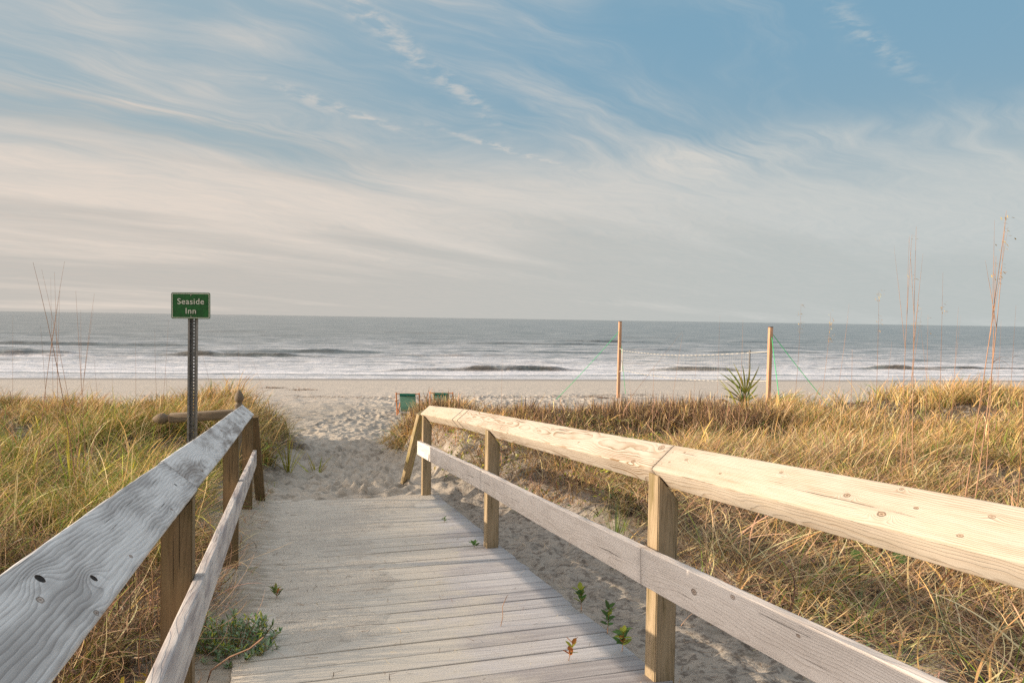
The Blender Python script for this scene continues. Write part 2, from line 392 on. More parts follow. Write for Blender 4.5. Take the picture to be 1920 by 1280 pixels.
# ================================================================== SEA
def sea_mesh():
    nd = lines([(-3, 34, .09), (34, 80, .4), (80, 300, 4), (300, 2000, 60), (2000, 30000, 4000)])
    tt = lines([(-30000, -2000, 4000), (-2000, -300, 100), (-300, -70, 6), (-70, 70, .22), (70, 300, 6), (300, 2000, 100), (2000, 30000, 4000)])
    T, D = np.meshgrid(tt, nd)
    dirx, diry = np.array([1, SHX])/math.hypot(1, SHX), np.array([-SHX, 1])/math.hypot(1, SHX)
    X = dirx[0]*T + diry[0]*D; Y = 38.2 + dirx[1]*T + diry[1]*D
    near = np.exp(-np.clip(D, 0, 1e9)/160)
    z = .012*fbm(T*.8, D*2.6, 71, 3)*ss(D, .5, 4)*near + .05*fbm(T*.10, D*.45, 72, 3)*ss(D, 6, 22)*near
    z += .07*np.sin(D*.55+1.3*fbm(T*.05, D*.02, 73, 2)*3)*ss(D, 20, 40)*near
    foam = .22 + 0*z
    foam += .27*(1-ss(D + 5*fbm(T*.06, D*.05, 74, 2), 4, 26)) + 0.32*(1-ss(D+9*fbm(T*.05, D*.05, 79, 2), 12, 100)) - .12*ss(D, 60, 200)
    def breaker(d0, t0, t1, h, w, seed, fo=.6, wig=.5):
        dd = d0 + wig*fbm(T*.12, T*0+seed, seed, 2)*1.6
        e = ss(T+2*fbm(T*.5, D*0+1, seed+1, 2), t0-2, t0+3)*(1-ss(T+2*fbm(T*.5, D*0+1, seed+5, 2), t1-3, t1+2))*(.6+.4*np.clip(.5+fbm(T*.25, T*0, seed+2, 2)*1.3, 0, 1))
        s = (D-dd)/w      # seaward positive
        prof = np.where(s < 0, np.exp(-(s/.45)**2), np.exp(-(s/1.6)**2))
        return h*e*prof, e*np.exp(-((s+1.0)/.75)**2), e*np.exp(-((s-.25)/.35)**2), e*np.exp(-((s+.42)/.42)**2)
    dark = 0*z
    rs_ = np.random.default_rng(5); extra = []
    for k in range(40):
        d0 = rs_.uniform(8, 26) if k < 16 else rs_.uniform(26, 120); t0 = rs_.uniform(-60, 50); L_ = rs_.uniform(2, 7)*(1+d0/60)
        extra.append((d0, t0, t0+L_, rs_.uniform(.05, .13)*(1+d0/90), .35+d0*.018, 300+k*7, .15 if k < 16 else 0.))
    for (d0, t0, t1, h, w, sd, fo) in tuple(extra)+((18.8, -48, -27, .52, .8, 81, 1.), (19.2, -21.5, -12.5, .50, .7, 84, .6), (5.6, -5, 5, .34, .5, 87, .7),
                                       (6.6, 9.2, 15.5, .30, .5, 90, .8), (8.0, 22.5, 30, .34, .55, 93, .8), (38, -44, -24, .26, 2.0, 96, 0.1), (52, 2, 22, .22, 2.4, 99, 0.),
                                       (26, -20, -8, .15, 1.2, 102, 0.), (30, 6, 14, .14, 1.2, 105, 0.), (34, 24, 36, .16, 1.5, 108, .1), (12.5, 0, 6, .12, .6, 111, .1), (9.5, 30, 60, .18, .6, 113, .6), (14, -60, 30, .05, .8, 117, 0.), (23, -10, 6, .08, 1., 119, 0.)):
        hh, fr, cr, fc = breaker(d0, t0, t1, h, w, sd, fo)
        z += hh; foam += fr*.9*fo + cr*.5*fo; foam -= fc*.9*(h > .13); dark += fc*(1. if h > .17 else .5)
    # running line of bubbly foam in the shallows
    l0 = 3.6 + 1.3*fbm(T*.07, T*0, 120, 2); e = np.exp(-((D-l0)/.55)**2)
    z += .05*e*(1+.6*fbm(T*2, D*3, 121, 3)); foam += .5*e - .45*np.exp(-((D-l0+.85)/.25)**2)*(.5+vn(T*.4, D*0, 122))
    rag = fbm(T*1.1, D*2.2, 131, 4); dark = dark*ss(rag, -.45, .05); foam += .22*rag*ss(D, 1, 6)*(1-ss(D, 30, 60)); z += .05*rag*ss(D, 3, 10)*near
    z += .02*ss(D, -.5, 1)   # swash edge
    z -= .05*(1-ss(D, -2.5, -1.0))
    z = np.where(D < .5, np.minimum(z, .05), z)
    ny, nx = T.shape
    i = np.arange(ny-1)[:, None]; j = np.arange(nx-1)[None, :]
    F = np.stack([i*nx+j, i*nx+j+1, (i+1)*nx+j+1, (i+1)*nx+j], -1).reshape(-1, 4)
    c = np.stack([np.clip(foam, 0, 1.2).ravel(), np.clip(dark, 0, 1).ravel(), (0*D).ravel()], -1)
    return np_mesh('sea_water', np.stack([X, Y, z], -1).reshape(-1, 3), F, c, True)
m_sea, g, p = mat('sea', .25, .5)
co = coord(g); fo, dk_, _ = g.xyz(g.attr())
vr_ = g.new('ShaderNodeVectorRotate', rotation_type='Z_AXIS'); g.put(vr_.inputs['Vector'], co); vr_.inputs['Angle'].default_value = -math.atan(SHX)
wv = vr_.outputs[0]
a1 = g.noise(g.vm('MULTIPLY', wv, (.28, 1.6, 1.)), 1., 5, .62)
a2 = g.noise(g.vm('MULTIPLY', wv, (.06, .30, 1.)), 1., 4, .6)
a3 = g.noise(g.vm('MULTIPLY', wv, (1.6, 5.5, 1.)), 1., 4, .65)
wx, wy, _w = g.xyz(wv); D_ = g.m('MAXIMUM', g.sub(wy, 37.7), 0.)
a4 = g.noise(g.vec(g.m('DIVIDE', g.mul(wx, 22.), g.add(D_, 60.)), g.mul(g.m('LOGARITHM', g.add(D_, 14.), 2.718), 17.), 3.), 1., 5, .65)
fm = g.add(fo, g.add(g.mul(g.sub(a1, .5), .45), g.add(g.mul(g.sub(a2, .5), .6), g.add(g.mul(g.sub(a4, .5), .8), g.mul(g.sub(a3, .5), .5)))))
fmask = g.step(fm, .16, 1.1)
deep = g.mix(g.step(a4, .3, .7), (.10, .12, .12), (.24, .255, .25))
g.put(p.inputs['Base Color'], g.mix(g.mul(dk_, .85), g.mix(fmask, deep, (.80, .785, .80)), (.075, .055, .035)))
g.put(p.inputs['Roughness'], g.add(.22, g.mul(fmask, .4)))
p.inputs['IOR'].default_value = 1.33
b_ = g.bump(g.add(g.mul(a3, .3), g.add(g.mul(a1, .9), g.add(g.mul(a4, 1.6), g.mul(a2, 1.3)))), .30, .8)
g.put(p.inputs['Normal'], b_)
tag(link('sea_water', sea_mesh(), m_sea), kind='structure', label='grey-green sea with small breaking waves and pale foam')

# ================================================================== BOARDWALK
m_deck, g, p = mat('deck_wood', .85, .2)
co = coord(g); x, y, z = g.xyz(co); bc = g.attr(); br, bg_, bb = g.xyz(bc)
sh = g.mul(br, 37.)
f1 = g.noise(g.vec(g.mul(x, 2.), g.add(g.mul(y, 60), sh), sh), 1., 4, .6)
f2 = g.noise(g.vec(g.mul(x, 5.), g.add(g.mul(y, 240), sh), sh), 1., 3, .6)
pt = g.noise(g.vec(x, g.add(y, g.mul(br, .3)), 0.), 3.2, 5, .65)
c = g.mix(g.step(f1, .3, .7), (.55, .53, .52), (.34, .32, .325))
c = g.mix(g.mul(g.step(bg_, .3, 1.), .6), c, (.28, .25, .24))
c = g.mix(g.mul(g.step(br, .55, 1.), .45), c, (.66, .64, .63))
c = g.mix(g.mul(g.step(f2, .5, .8), .5), c, (.15, .13, .13))
xb = g.m('MINIMUM', g.add(.34, g.mul(g.sub(y, 1.), .155)), 1.4)
sd = g.mul(g.step(g.add(g.mul(g.sub(pt, .5), 1.6), g.sub(xb, x)), -.42, .16), .93)
c = g.mix(sd, c, (.56, .52, .45))
g.put(p.inputs['Base Color'], c)
g.put(p.inputs['Normal'], g.bump(g.add(g.mul(f2, .6), g.mul(g.noise(co, 120, 3, .7), .5)), .003, .7))
def deck_edge(u): return float(np.interp(u, [-1, 2.9, 3.3, 5.2, 8.0], [1.46, 1.474, 1.478, 1.515, 1.568]))
bw = empty('boardwalk', W(3.5, .6, deck_z(3.5)))
tag(bw, 'weathered grey plank ramp with sand drifted over it, running down to the beach', 'boardwalk')
def decking():
    ac = Acc(); pitch = .1585; bwid = .1475; k = 0; u = -1.3
    while u < 7.93:
        e = deck_edge(u) + rng.normal(0, .006); s0 = -.20 + rng.normal(0, .005)
        if u < 3.0: s0 -= .04
        zz = rng.normal(0, .0012); sk = .022 + rng.normal(0, .0015); nseg = 12; cc = (rng.random(), rng.random(), 0)
        rad = .005; pts = []
        for (cy, cz, a0) in ((bwid-rad, -rad, 0), (rad, -rad, 90)):
            for i in range(4):
                a = R(a0+30*i); pts.append((cy+rad*math.cos(a), cz+rad*math.sin(a)))
        pts += [(0, -.038), (bwid, -.038)]; pts = np.array(pts); n = len(pts)
        vs = np.linspace(s0, e, nseg+1)
        V = np.zeros((nseg+1, n, 3)); bow = (vn(vs*1.1, vs*0, k)-.5)*.004; bz = (vn(vs*1.1, vs*0+9, k)-.5)*.004
        V[:, :, 0] = vs[:, None]; V[:, :, 1] = u + pts[None, :, 0] + sk*(vs[:, None]-.6) + bow[:, None]
        V[:, :, 2] = pts[None, :, 1] + zz + bz[:, None]
        V[:, :, 2] += deck_z(V[:, :, 1])
        i = np.arange(nseg)[:, None]; j = np.arange(n)[None, :]; j2 = (j+1) % n
        q = np.stack([i*n+j, (i+1)*n+j, (i+1)*n+j2, i*n+j2], -1).reshape(-1, 4)
        ac.add(V.reshape(-1, 3), q, cc)
        a_ = np.arange(n)[None, :]
        ac.v.append(np.zeros((0, 3))); ac.c.append(np.zeros((0, 3)))
        ac.f.append(a_ + ac.n-V.shape[0]*n); ac.f.append(a_[:, ::-1] + ac.n-n)
        u += pitch; k += 1
    return ac.mesh('decking', False)
# local frame of the decking: x across (v), y along (u)
Mdeck = Matrix(((CS, -SN, 0, 0), (SN, CS, 0, 0), (0, 0, 1, 0), (0, 0, 0, 1)))
link('decking', decking(), m_deck, bw, Mdeck)
m_joist = plain('joist_wood', (.16, .13, .10), .9)
for vv in (-.12, .62, 1.36):
    beam('joist', W(-1.2, vv, deck_z(-1.2)-.042), W(7.9, vv, deck_z(7.9)-.042), B, -.02, .02, -.14, 0, m_joist, bw, .002) if False else \
    beam('joist', W(-1.2, vv, deck_z(-1.2)-.19), W(7.9, vv, deck_z(7.9)-.19), B, -.02, .02, 0, .145, m_joist, bw, .002)

# sand drifted on the boards
def drift():
    us = np.arange(1.2, 8.35, .0085); vs = np.arange(-.42, 1.60, .018)
    V_, U_ = np.meshgrid(vs, us)
    n = fbm(U_*1.1, V_*.8, 201, 4); n2 = fbm(U_*3.2, V_*2.0, 205, 4)
    right = np.interp(U_, [1, 2.9, 3.6, 4.8, 6, 7.2, 8.], [-.6, -.3, .55, .90, 1.08, 1.34, 1.8])
    left = np.interp(U_, [1, 2.6, 3.1, 3.5, 4.0, 4.6, 9], [.55, .35, .22, .08, -.02, -.4, -.8])
    n3_ = fbm(U_*9, V_*4, 209, 3)
    cov = ss((right-V_)+n*.28+n2*.16+n3_*.12, -.16, .40)*ss((V_-left)+n*.25+n2*.12, -.10, .16)
    cov = cov*ss(U_+n*.5, 2.7, 3.5)
    cov = np.maximum(cov, ss(U_+n2*.08-.05, 7.62, 7.9))
    h = -.020 + cov*.0255 + .004*n + .0035*n2*cov + .0012*fbm(U_*24, V_*24, 207, 2)
    ph = ((U_ - .022*(V_-.6) + 1.3 + .5*.011) % .1585) - .0; ph = np.minimum(ph, .1585-ph)
    h = h - .0065*np.exp(-(ph/.011)**2)*np.clip(.75+.9*fbm(U_*1.7, V_*1.4, 211, 2), .15, 1.2)*(1-ss(U_, 7.5, 7.9))
    fill = ss(-V_, -.0, .28)*ss(U_, 3.3, 3.9)      # banked up against the left edge
    h = h + fill*(.03+.02*n2)
    h = h + .02*ss(-V_, .2, .42)*ss(U_, 3.1, 3.6)
    h = np.where(U_ > 7.9, h - (U_-7.9)*.06, h)
    h = np.where((V_ > np.interp(U_, [2.9, 5.2, 8.0], [1.43, 1.47, 1.52])) & (U_ < 7.95), h-.3, h)
    z = deck_z(U_) + h
    P = np.stack([V_, U_, z], -1).reshape(-1, 3); ny, nx = U_.shape
    i = np.arange(ny-1)[:, None]; j = np.arange(nx-1)[None, :]
    F = np.stack([i*nx+j, i*nx+j+1, (i+1)*nx+j+1, (i+1)*nx+j], -1).reshape(-1, 4)
    return np_mesh('sand_drift', P, F, None, True)
m_drift, g, p = mat('drift_sand', .95, .12)
co = coord(g)
n1 = g.noise(co, 2.2, 5, .65); n2 = g.noise(co, 90, 4, .7); n3 = g.noise(g.vm('MULTIPLY', co, (1., 3., 1.)), 7, 5, .7)
c = g.mix(g.step(n1, .35, .65), (.60, .555, .48), (.52, .475, .41))
c = g.mix(g.mul(g.step(n3, .57, .70), .5), c, (.27, .23, .19))
c = g.mix(g.mul(g.step(n2, .52, .72), .5), c, (.23, .195, .16))
dx_, dy_, dz_ = g.xyz(co)
fr = g.m('FRACT', g.m('DIVIDE', g.add(g.sub(dy_, g.mul(g.sub(dx_, .6), .022)), 1.3055+.07925), .1585))
ln = g.sub(1., g.step(g.m('ABSOLUTE', g.sub(fr, .5)), .012, .05))
brk = g.step(g.noise(g.vm('MULTIPLY', co, (2.2, 7., 1.)), 1.6, 4, .65), .40, .58)
c = g.mix(g.mul(g.mul(ln, brk), .8), c, (.15, .12, .10))
lt_ = g.step(g.add(g.mul(dx_, -1.), g.mul(g.sub(n3, .5), .9)), -.02, .22)
c = g.mix(g.mul(lt_, .6), c, (.25, .215, .165))
g.put(p.inputs['Base Color'], c)
g.put(p.inputs['Normal'], g.bump(g.add(g.mul(n3, 1.3), g.mul(n2, .5)), .010, 1.))
tag(link('sand_drift', drift(), m_drift, None, Mdeck), kind='stuff', label='thin pale sand drifted over the boardwalk planks', cat='sand')

# ================================================================== RAILINGS
AL = R(41)
def rail_section(rl, side, v0, pts, mats, knl):
    yv = B*side*math.cos(AL) + Z*math.sin(AL)
    for (a, b, m) in pts:
        (u0, z0), (u1, z1) = a, b
        zr = (0, .10) if side > 0 else (-.10, 0)
        beam('top_rail', W(u0, v0, z0), W(u1, v0, z1), yv, 0, .14, zr[0], zr[1], m, rl, rad=.009, warp=.003, seg=70)
# -- right railing
CR = ([-1.2, 1.142, 2.726, 5.287, 6.249, 8.07], [2.71, 2.532, 2.417, 2.215, 2.146, 1.975])
cr = lambda u: float(np.interp(u, *CR))
CL = ([-1.2, .995, 2.569, 5.44, 7.45], [2.735, 2.568, 2.455, 2.235, 2.082])
cl = lambda u: float(np.interp(u, *CL))
LT, DKR = (.57, .515, .435), (.33, .24, .155)
def nails(us_): return [(u_, y_, .0028, .0, .95) for u_ in us_ for y_ in (.035, .10)]
def kn(lst, u0): return [(a-u0, b, r_, s_, h_) for a, b, r_, s_, h_ in lst]
wR1 = wood('rail_pine_near', LT, DKR, .0042, (.20, .09), kn([(1.704, .072, .008, 2.0, .6), (1.553, .038, .010, 2.6, .7), (1.555, .126, .005, .8, .5), (1.474, .078, .005, .2, .8), (1.282, .097, .006, .5, .25), (1.316, .029, .006, .2, .5), (2.565, .078, .008, .9, .35), (2.66, .05, .005, .1, .5), (2.62, .11, .005, .1, .6), (2.3, .05, .005, .2, .6), (2.02, .105, .006, 1.4, .4)]+nails((2.70,)), -1.2), seed=1.3, wob=.30, rc=.85, vari=.4, stain=(.42, .34, .2), stam=.2, wav=.008)
wR2 = wood('rail_pine_middle', (.58, .52, .44), (.25, .17, .10), .0062, (.088, .085), kn([(4.346, .087, .007, .5, .6), (4.1, .10, .008, .6, .2), (2.912, .014, .011, .5, .6), (2.80, .112, .016, .8, .55), (3.6, .05, .007, .6, .6), (5.0, .035, .008, .6, .6)]+nails((2.76, 5.29)), 2.73), seed=2.7, wob=.36, rc=1.5, vari=.22, stain=(.38, .31, .2), stam=.2, w2f=6., wav=.010)
wR3 = wood('rail_pine_far', (.57, .50, .405), (.33, .24, .15), .006, (.08, .09), (), seed=4.9, wob=.4, rc=.6, stain=(.4, .32, .2), stam=.15, w2f=5.)
wPost = wood('post_pine', (.44, .345, .225), (.20, .14, .08), .007, (.045, .05), (), seed=6.1, weather=(.30, .235, .15), wam=.55, stain=(.20, .155, .07), stam=.95, wob=.4, rc=.85)
wLow = wood('lower_rail_pine', (.80, .74, .69), (.48, .41, .36), .006, (.12, -.06), kn([(3.19, .07, .010, .8, .6), (3.055, .045, .009, .8, .6), (3.057, .112, .008, .6, .7), (3.61, .06, .010, .7, .35), (4.815, .08, .010, .9, .7), (2.342, .065, .012, .8, .7), (2.103, .02, .009, .6, .5), (1.782, .04, .006, .3, .7)], -1.2), seed=7.7, weather=(.62, .565, .52), wam=.4, rc=.65, wob=.5)
wBr = wood('brace_pine', (.50, .40, .25), (.32, .23, .12), .009, (.05, -.06), (), seed=9.2, stain=(.30, .27, .03), stam=.75, wob=.5)
rr_ = empty('wooden_railing', W(5.2, 1.44, deck_z(5.2)))
tag(rr_, 'sunlit cream timber railing on the right side of the ramp with tilted square top rail', 'railing', 'timber railings of the ramp')
rail_section(rr_, 1, 1.395, [((-1.2, cr(-1.2)), (2.724, cr(2.724)), wR1), ((2.732, cr(2.732)), (6.246, cr(6.246)), wR2), ((6.253, cr(6.253)), (8.07, cr(8.07)), wR3)], None, None)
for u0, v0 in ((.12, 1.41), (2.69, 1.408), (5.25, 1.399), (7.85, 1.396)):
    h = cr(u0+.045); d = v0-1.395
    post_cut('post', W(u0, v0, deck_z(u0)), h-.004-d*1.15, h-.106-d*1.15, 1, wPost, rr_)
def low(u): return float(np.interp(u, [-1.2, 1.44, 2.665, 5.241, 7.98], [2.435, 2.215, 2.107, 1.919, 1.702]))
for u0, u1 in ((-1.2, 2.735), (2.738, 5.30), (5.302, 7.98)):
    mz = wLow
    beam('lower_rail', W(u0, 1.358, low(u0)), W(u1, 1.358, low(u1)), -Z, 0, .142, -.038, 0, mz, rr_, rad=.004, warp=.002, seg=50)
beam('end_brace', W(8.09, 1.42, 1.99), W(8.72, 1.33, float(gz_at(*W(8.72, 1.33, 0)[:2])[0])-.06), (B*.72+A*.69), -.06, .06, -.019, .019, wBr, rr_, rad=.004, warp=.001)
# -- left railing
GL_, GD = (.78, .77, .75), (.23, .21, .20)
wL1 = wood('grey_rail_near', GL_, GD, .0078, (.21, -.06), kn([(1.22, .103, .013, 2.0, 1.), (1.351, .049, .011, 1.8, 1.), (1.16, .081, .007, .5, .5), (1.239, .012, .006, .3, .5), (1.565, .026, .005, .4, .6), (2.392, .059, .009, 1.3, 1.), (2.098, .023, .005, .5, .9)]+nails((2.54,)), -1.2), seed=11.3, weather=(.30, .285, .275), wam=.7, wob=.55, rc=.85, vari=.45, wav=.022)
wL2 = wood('grey_rail_middle', GL_, (.20, .165, .14), .0065, (.03, -.05), kn([(4.4, .09, .012, .8, .5), (2.9, .03, .012, .8, .4)], 2.572), seed=13.1, weather=(.22, .19, .17), wam=.8, wob=.5, rc=.9, w2f=5., wav=.016)
wL3 = wood('grey_rail_far', GL_, (.20, .17, .15), .006, (.03, -.05), (), seed=15.9, weather=(.28, .25, .22), wam=.6, wob=.5, rc=.9, w2f=5.)
wLP = wood('post_old', (.23, .16, .09), (.10, .06, .03), .008, (.045, .05), (), seed=17.7, weather=(.26, .20, .11), wam=.6, stain=(.14, .105, .035), stam=.7, wob=.5)
wLL = wood('grey_lower_rail', (.72, .68, .64), (.27, .22, .22), .007, (.14, -.05), (), seed=19.3, weather=(.27, .24, .25), wam=.75, wob=.6, rc=.85)
lr = empty('wooden_railing', W(5.2, -.3, deck_z(5.2)))
tag(lr, 'silver-grey weathered timber railing along the left side of the ramp', 'railing', 'timber railings of the ramp')
rail_section(lr, -1, -.25, [((-1.2, cl(-1.2)), (2.566, cl(2.566)), wL1), ((2.573, cl(2.573)), (5.438, cl(5.438)), wL2), ((5.444, cl(5.444)), (7.45, cl(7.45)), wL3)], None, None)
for u0 in (.02, 2.50, 5.03, 7.32):
    h = cl(u0+.045)
    post_cut('post', W(u0, -.262, deck_z(u0)), h-.015, h-.117, -1, wLP, lr)
def lowl(u): return 2.19 + .0889*(2.5-u)
for u0, u1 in ((-1.2, 2.545), (2.549, 5.06), (5.063, 7.46)):
    beam('lower_rail', W(u0, -.229, lowl(u0)), W(u1, -.229, lowl(u1)), -Z, 0, .14, 0, .0325, wLL, lr, rad=.005, warp=.002, seg=50)
beam('end_brace', W(7.48, -.262, 2.06), W(8.05, -.20, float(gz_at(*W(8.05, -.2, 0)[:2])[0])-.08), B, -.045, .045, -.019, .019, wLP, lr, rad=.004)

# ================================================================== SIGN
m_green = plain('sign_green', (.004, .085, .012), .35, .5, .28)
m_white = plain('sign_white', (.55, .56, .50), .5, .4, .03)
m_steel = plain('galvanised_steel', (.20, .20, .20), .5, .5, .25, 40., .55)
sg = empty('street_sign', (-2.585, 6.2, float(gz_at(-2.585, 6.2)[0])))
tag(sg, 'small green name sign with white lettering on a perforated steel post beside the left railing', 'sign')
def rounded(w, h, r_, k=5):
    out = []
    for cx, cy, a0 in ((w-r_, h-r_, 0), (-w+r_, h-r_, 90), (-w+r_, -h+r_, 180), (w-r_, -h+r_, 270)):
        for i in range(k+1):
            a = R(a0+90*i/k); out.append((cx+r_*math.cos(a), cy+r_*math.sin(a)))
    return out
SW, SH = .152, .105
sz_c = 3.066
def panel():
    bm = bmesh.new(); o = rounded(SW, SH, .014)
    f = bm.faces.new([bm.verts.new((x, 0, y)) for x, y in o]); r_ = bmesh.ops.extrude_face_region(bm, geom=[f])
    bmesh.ops.translate(bm, verts=[v for v in r_['geom'] if isinstance(v, bmesh.types.BMVert)], vec=(0, .003, 0))
    bmesh.ops.recalc_face_normals(bm, faces=bm.faces[:])
    me = bpy.data.meshes.new('sign_panel'); bm.to_mesh(me); bm.free(); return me
Ms = Matrix.Translation((-2.585, 6.175, sz_c)) @ Matrix.Rotation(R(5), 4, 'Z') @ Matrix.Rotation(R(-.35), 4, 'Y')
pn = link('sign_panel', panel(), m_green, sg, Ms)
def ring_me():
    bm = bmesh.new(); a = rounded(SW-.006, SH-.006, .010); b = rounded(SW-.011, SH-.011, .007)
    va = [bm.verts.new((x, -.0012, y)) for x, y in a]; vb = [bm.verts.new((x, -.0012, y)) for x, y in b]
    for i in range(len(a)): bm.faces.new((va[i], vb[i], vb[(i+1) % len(a)], va[(i+1) % len(a)]))
    me = bpy.data.meshes.new('border'); bm.to_mesh(me); bm.free(); return me
def child_of_part(name, me, m, part):
    o = bpy.data.objects.new(name, me); COL.objects.link(o); me.materials.append(m); o.parent = part; return o
child_of_part('border', ring_me(), m_white, pn)
def text_me(body, size, x, y):
    cu = bpy.data.curves.new('txt', 'FONT'); cu.body = body; cu.size = size; cu.align_x = 'CENTER'; cu.align_y = 'CENTER'
    cu.extrude = .0006; cu.offset = .0004; cu.space_character = 1.08
    o = bpy.data.objects.new('tmp', cu); COL.objects.link(o)
    dg = bpy.context.evaluated_depsgraph_get(); me = bpy.data.meshes.new_from_object(o.evaluated_get(dg))
    bpy.data.objects.remove(o)
    me.transform(Matrix.Translation((x, -.0018, y)) @ Matrix.Rotation(R(90), 4, 'X')); return me
child_of_part('lettering', text_me('Seaside', .066, 0, .032), m_white, pn)
child_of_part('lettering', text_me('Inn', .066, 0, -.044), m_white, pn)
for zz in (.085, -.085):
    ac = Acc(); v, f = tube([(0, -.004, zz), (0, .002, zz)], .004, 8); ac.add(v, np.concatenate([f])); ac.f.append(np.arange(8)[None, :])
    child_of_part('bolt', ac.mesh('bolt'), m_steel, pn)
def uchannel():
    bm = bmesh.new(); z0, z1 = -.4, 3.15-sg.location.z
    z0w = 0
    n = int((z1-z0)/.0254)
    for s in (-1, 1):
        box_bm(bm, (s*.0335, 0, (z0+z1)/2), (.0135, .003, z1-z0))              # outer flange
        box_bm(bm, (s*.0262, .0115, (z0+z1)/2), (.003, .026, z1-z0))            # side of the channel
        box_bm(bm, (s*.0152, .026, (z0+z1)/2), (.0205, .003, z1-z0))
    for i in range(n):
        box_bm(bm, (0, .026, z0+i*.0254), (.0105, .0032, .0150))
    me = bpy.data.meshes.new('sign_post'); bm.to_mesh(me); bm.free(); return me
link('sign_post', uchannel(), m_steel, sg, Matrix.Translation(sg.location) @ Matrix.Rotation(R(4), 4, 'Z') @ Matrix.Rotation(R(.3), 4, 'Y'))

# ================================================================== OLD FENCE POSTS
wOld = wood('old_post_wood', (.25, .19, .13), (.11, .08, .055), .008, (.03, .03), (), seed=23.3, weather=(.20, .17, .13), wam=.6, wob=.6)
def turned_post(L, w, tipL):
    """square post, local x along it, with a turned neck and an acorn finial"""
    prof = [(0, w/2, 1), (L-tipL, w/2, 1), (L-tipL+.006, w*.40, .6), (L-tipL+.022, w*.36, 0), (L-tipL+.034, w*.38, 0), (L-tipL+.042, w*.50, 0), (L-tipL+.060, w*.58, 0),
            (L-tipL+.085, w*.60, 0), (L-tipL+.115, w*.50, 0), (L-tipL+.14, w*.34, 0), (L-tipL+.158, w*.18, 0), (L-tipL+.168, w*.05, 0), (L-tipL+.17, .001, 0)]
    V = []; n = 24
    for x, r_, sq in prof:
        for k in range(n):
            a = 2*math.pi*(k+.5)/n; c, s = math.cos(a), math.sin(a)
            rs = r_/max(abs(c), abs(s)); rs = min(rs, r_*1.36); rad = r_*(1-sq)+rs*sq
            V.append((x, rad*c, rad*s))
    F = [(i*n+k, i*n+(k+1) % n, (i+1)*n+(k+1) % n, (i+1)*n+k) for i in range(len(prof)-1) for k in range(n)]
    return np_mesh('post', np.array(V), np.array(F), None, False)
def align(p0, p1, roll=0.):
    X = (Vector(p1)-Vector(p0)).normalized(); Y = X.cross(Z if abs(X.z) < .9 else B).normalized(); Zv = X.cross(Y)
    M = Matrix.Identity(4)
    for c, v in enumerate((X, Y, Zv)):
        for r_ in range(3): M[r_][c] = v[r_]
    M.translation = Vector(p0); return M
gzp = float(gz_at(-3.02, 8.5)[0])
o = link('fence_post', turned_post(2.17-gzp+.3, .085, .17), wOld, None, align((-3.02, 8.5, gzp-.3), (-3.02, 8.5, 3)))
tag(o, 'weathered upright post with an acorn finial behind the end of the left railing', 'fence post', 'old turned fence posts')
lp0, lp1 = Vector((-2.98, 8.30, 1.925)), Vector((-3.75, 8.0, 1.895))
o = link('fence_post', turned_post((lp1-lp0).length, .098, .17), wOld, None, align(lp0, lp1))
tag(o, 'weathered post with an acorn finial lying sideways across the grass behind the sign', 'fence post', 'old turned fence posts')
def prop():
    # short stake under the sideways post so that it rests on something
    return None

# ================================================================== GRASSES
def blades(N, X, Y, Zr, h, w, az, th0, th1, tw, cols, n=5, taper=1., stiff=1.2):
    """ribbons grown along a bending path"""
    P = np.stack([X, Y, Zr], -1); pts = [P]
    for i in range(n):
        t = (i+.5)/n; th = th0+th1*t**stiff; a = az+tw*t
        d = np.stack([np.sin(th)*np.cos(a), np.sin(th)*np.sin(a), np.cos(th)], -1)
        P = P + d*(h/n)[:, None]; pts.append(P)
    face = az + np.pi/2 + rng.uniform(-.9, .9, N)
    S = np.stack([np.cos(face), np.sin(face), rng.uniform(-.25, .25, N)], -1)
    V = np.zeros((N, 2*n+1, 3)); C = np.zeros((N, 2*n+1, 3))
    for i in range(n):
        ww = (w*(1-(i/n)**1.6*.75*taper))[:, None]*.5
        V[:, 2*i] = pts[i]-S*ww; V[:, 2*i+1] = pts[i]+S*ww
    V[:, 2*n] = pts[n]
    tt = np.array([i//2/n for i in range(2*n+1)])
    C[:] = cols[:, None, :]
    C = C*(1+.25*(tt[None, :, None]-.4))          # tips a little drier and paler
    C[:, :, 0] *= (1+.12*tt)[None, :]
    base = np.arange(N)[:, None]*(2*n+1)
    Q = np.stack([np.stack([base[:, 0]+2*i, base[:, 0]+2*i+1, base[:, 0]+2*i+3, base[:, 0]+2*i+2], -1) for i in range(n-1)], 1).reshape(-1, 4)
    T = np.stack([base[:, 0]+2*n-2, base[:, 0]+2*n-1, base[:, 0]+2*n], -1)
    return V.reshape(-1, 3), Q, T, C.reshape(-1, 3)
def blade_obj(name, parts, m, **kw):
    vs, qs, ts, cs = [], [], [], []; o = 0
    for V, Q, T, C in parts:
        vs.append(V); qs.append(Q+o); ts.append(T+o); cs.append(C); o += len(V)
    me = np_mesh(name, np.concatenate(vs), [np.concatenate(qs), np.concatenate(ts)], np.concatenate(cs), False)
    return tag(link(name, me, m), **kw)
def grass_mat(name, trans=.16):
    m, g, p = mat(name, .65, .25)
    c = g.attr(); g.put(p.inputs['Base Color'], c)
    tr = g.new('ShaderNodeBsdfTranslucent'); g.put(tr.inputs[0], c)
    mx = g.new('ShaderNodeMixShader'); mx.inputs[0].default_value = trans
    g.l.new(p.outputs[0], mx.inputs[1]); g.l.new(tr.outputs[0], mx.inputs[2])
    out = [n for n in g.n if n.type == 'OUTPUT_MATERIAL'][0]; g.l.new(mx.outputs[0], out.inputs[0])
    return m
m_grass = grass_mat('grass_blade')
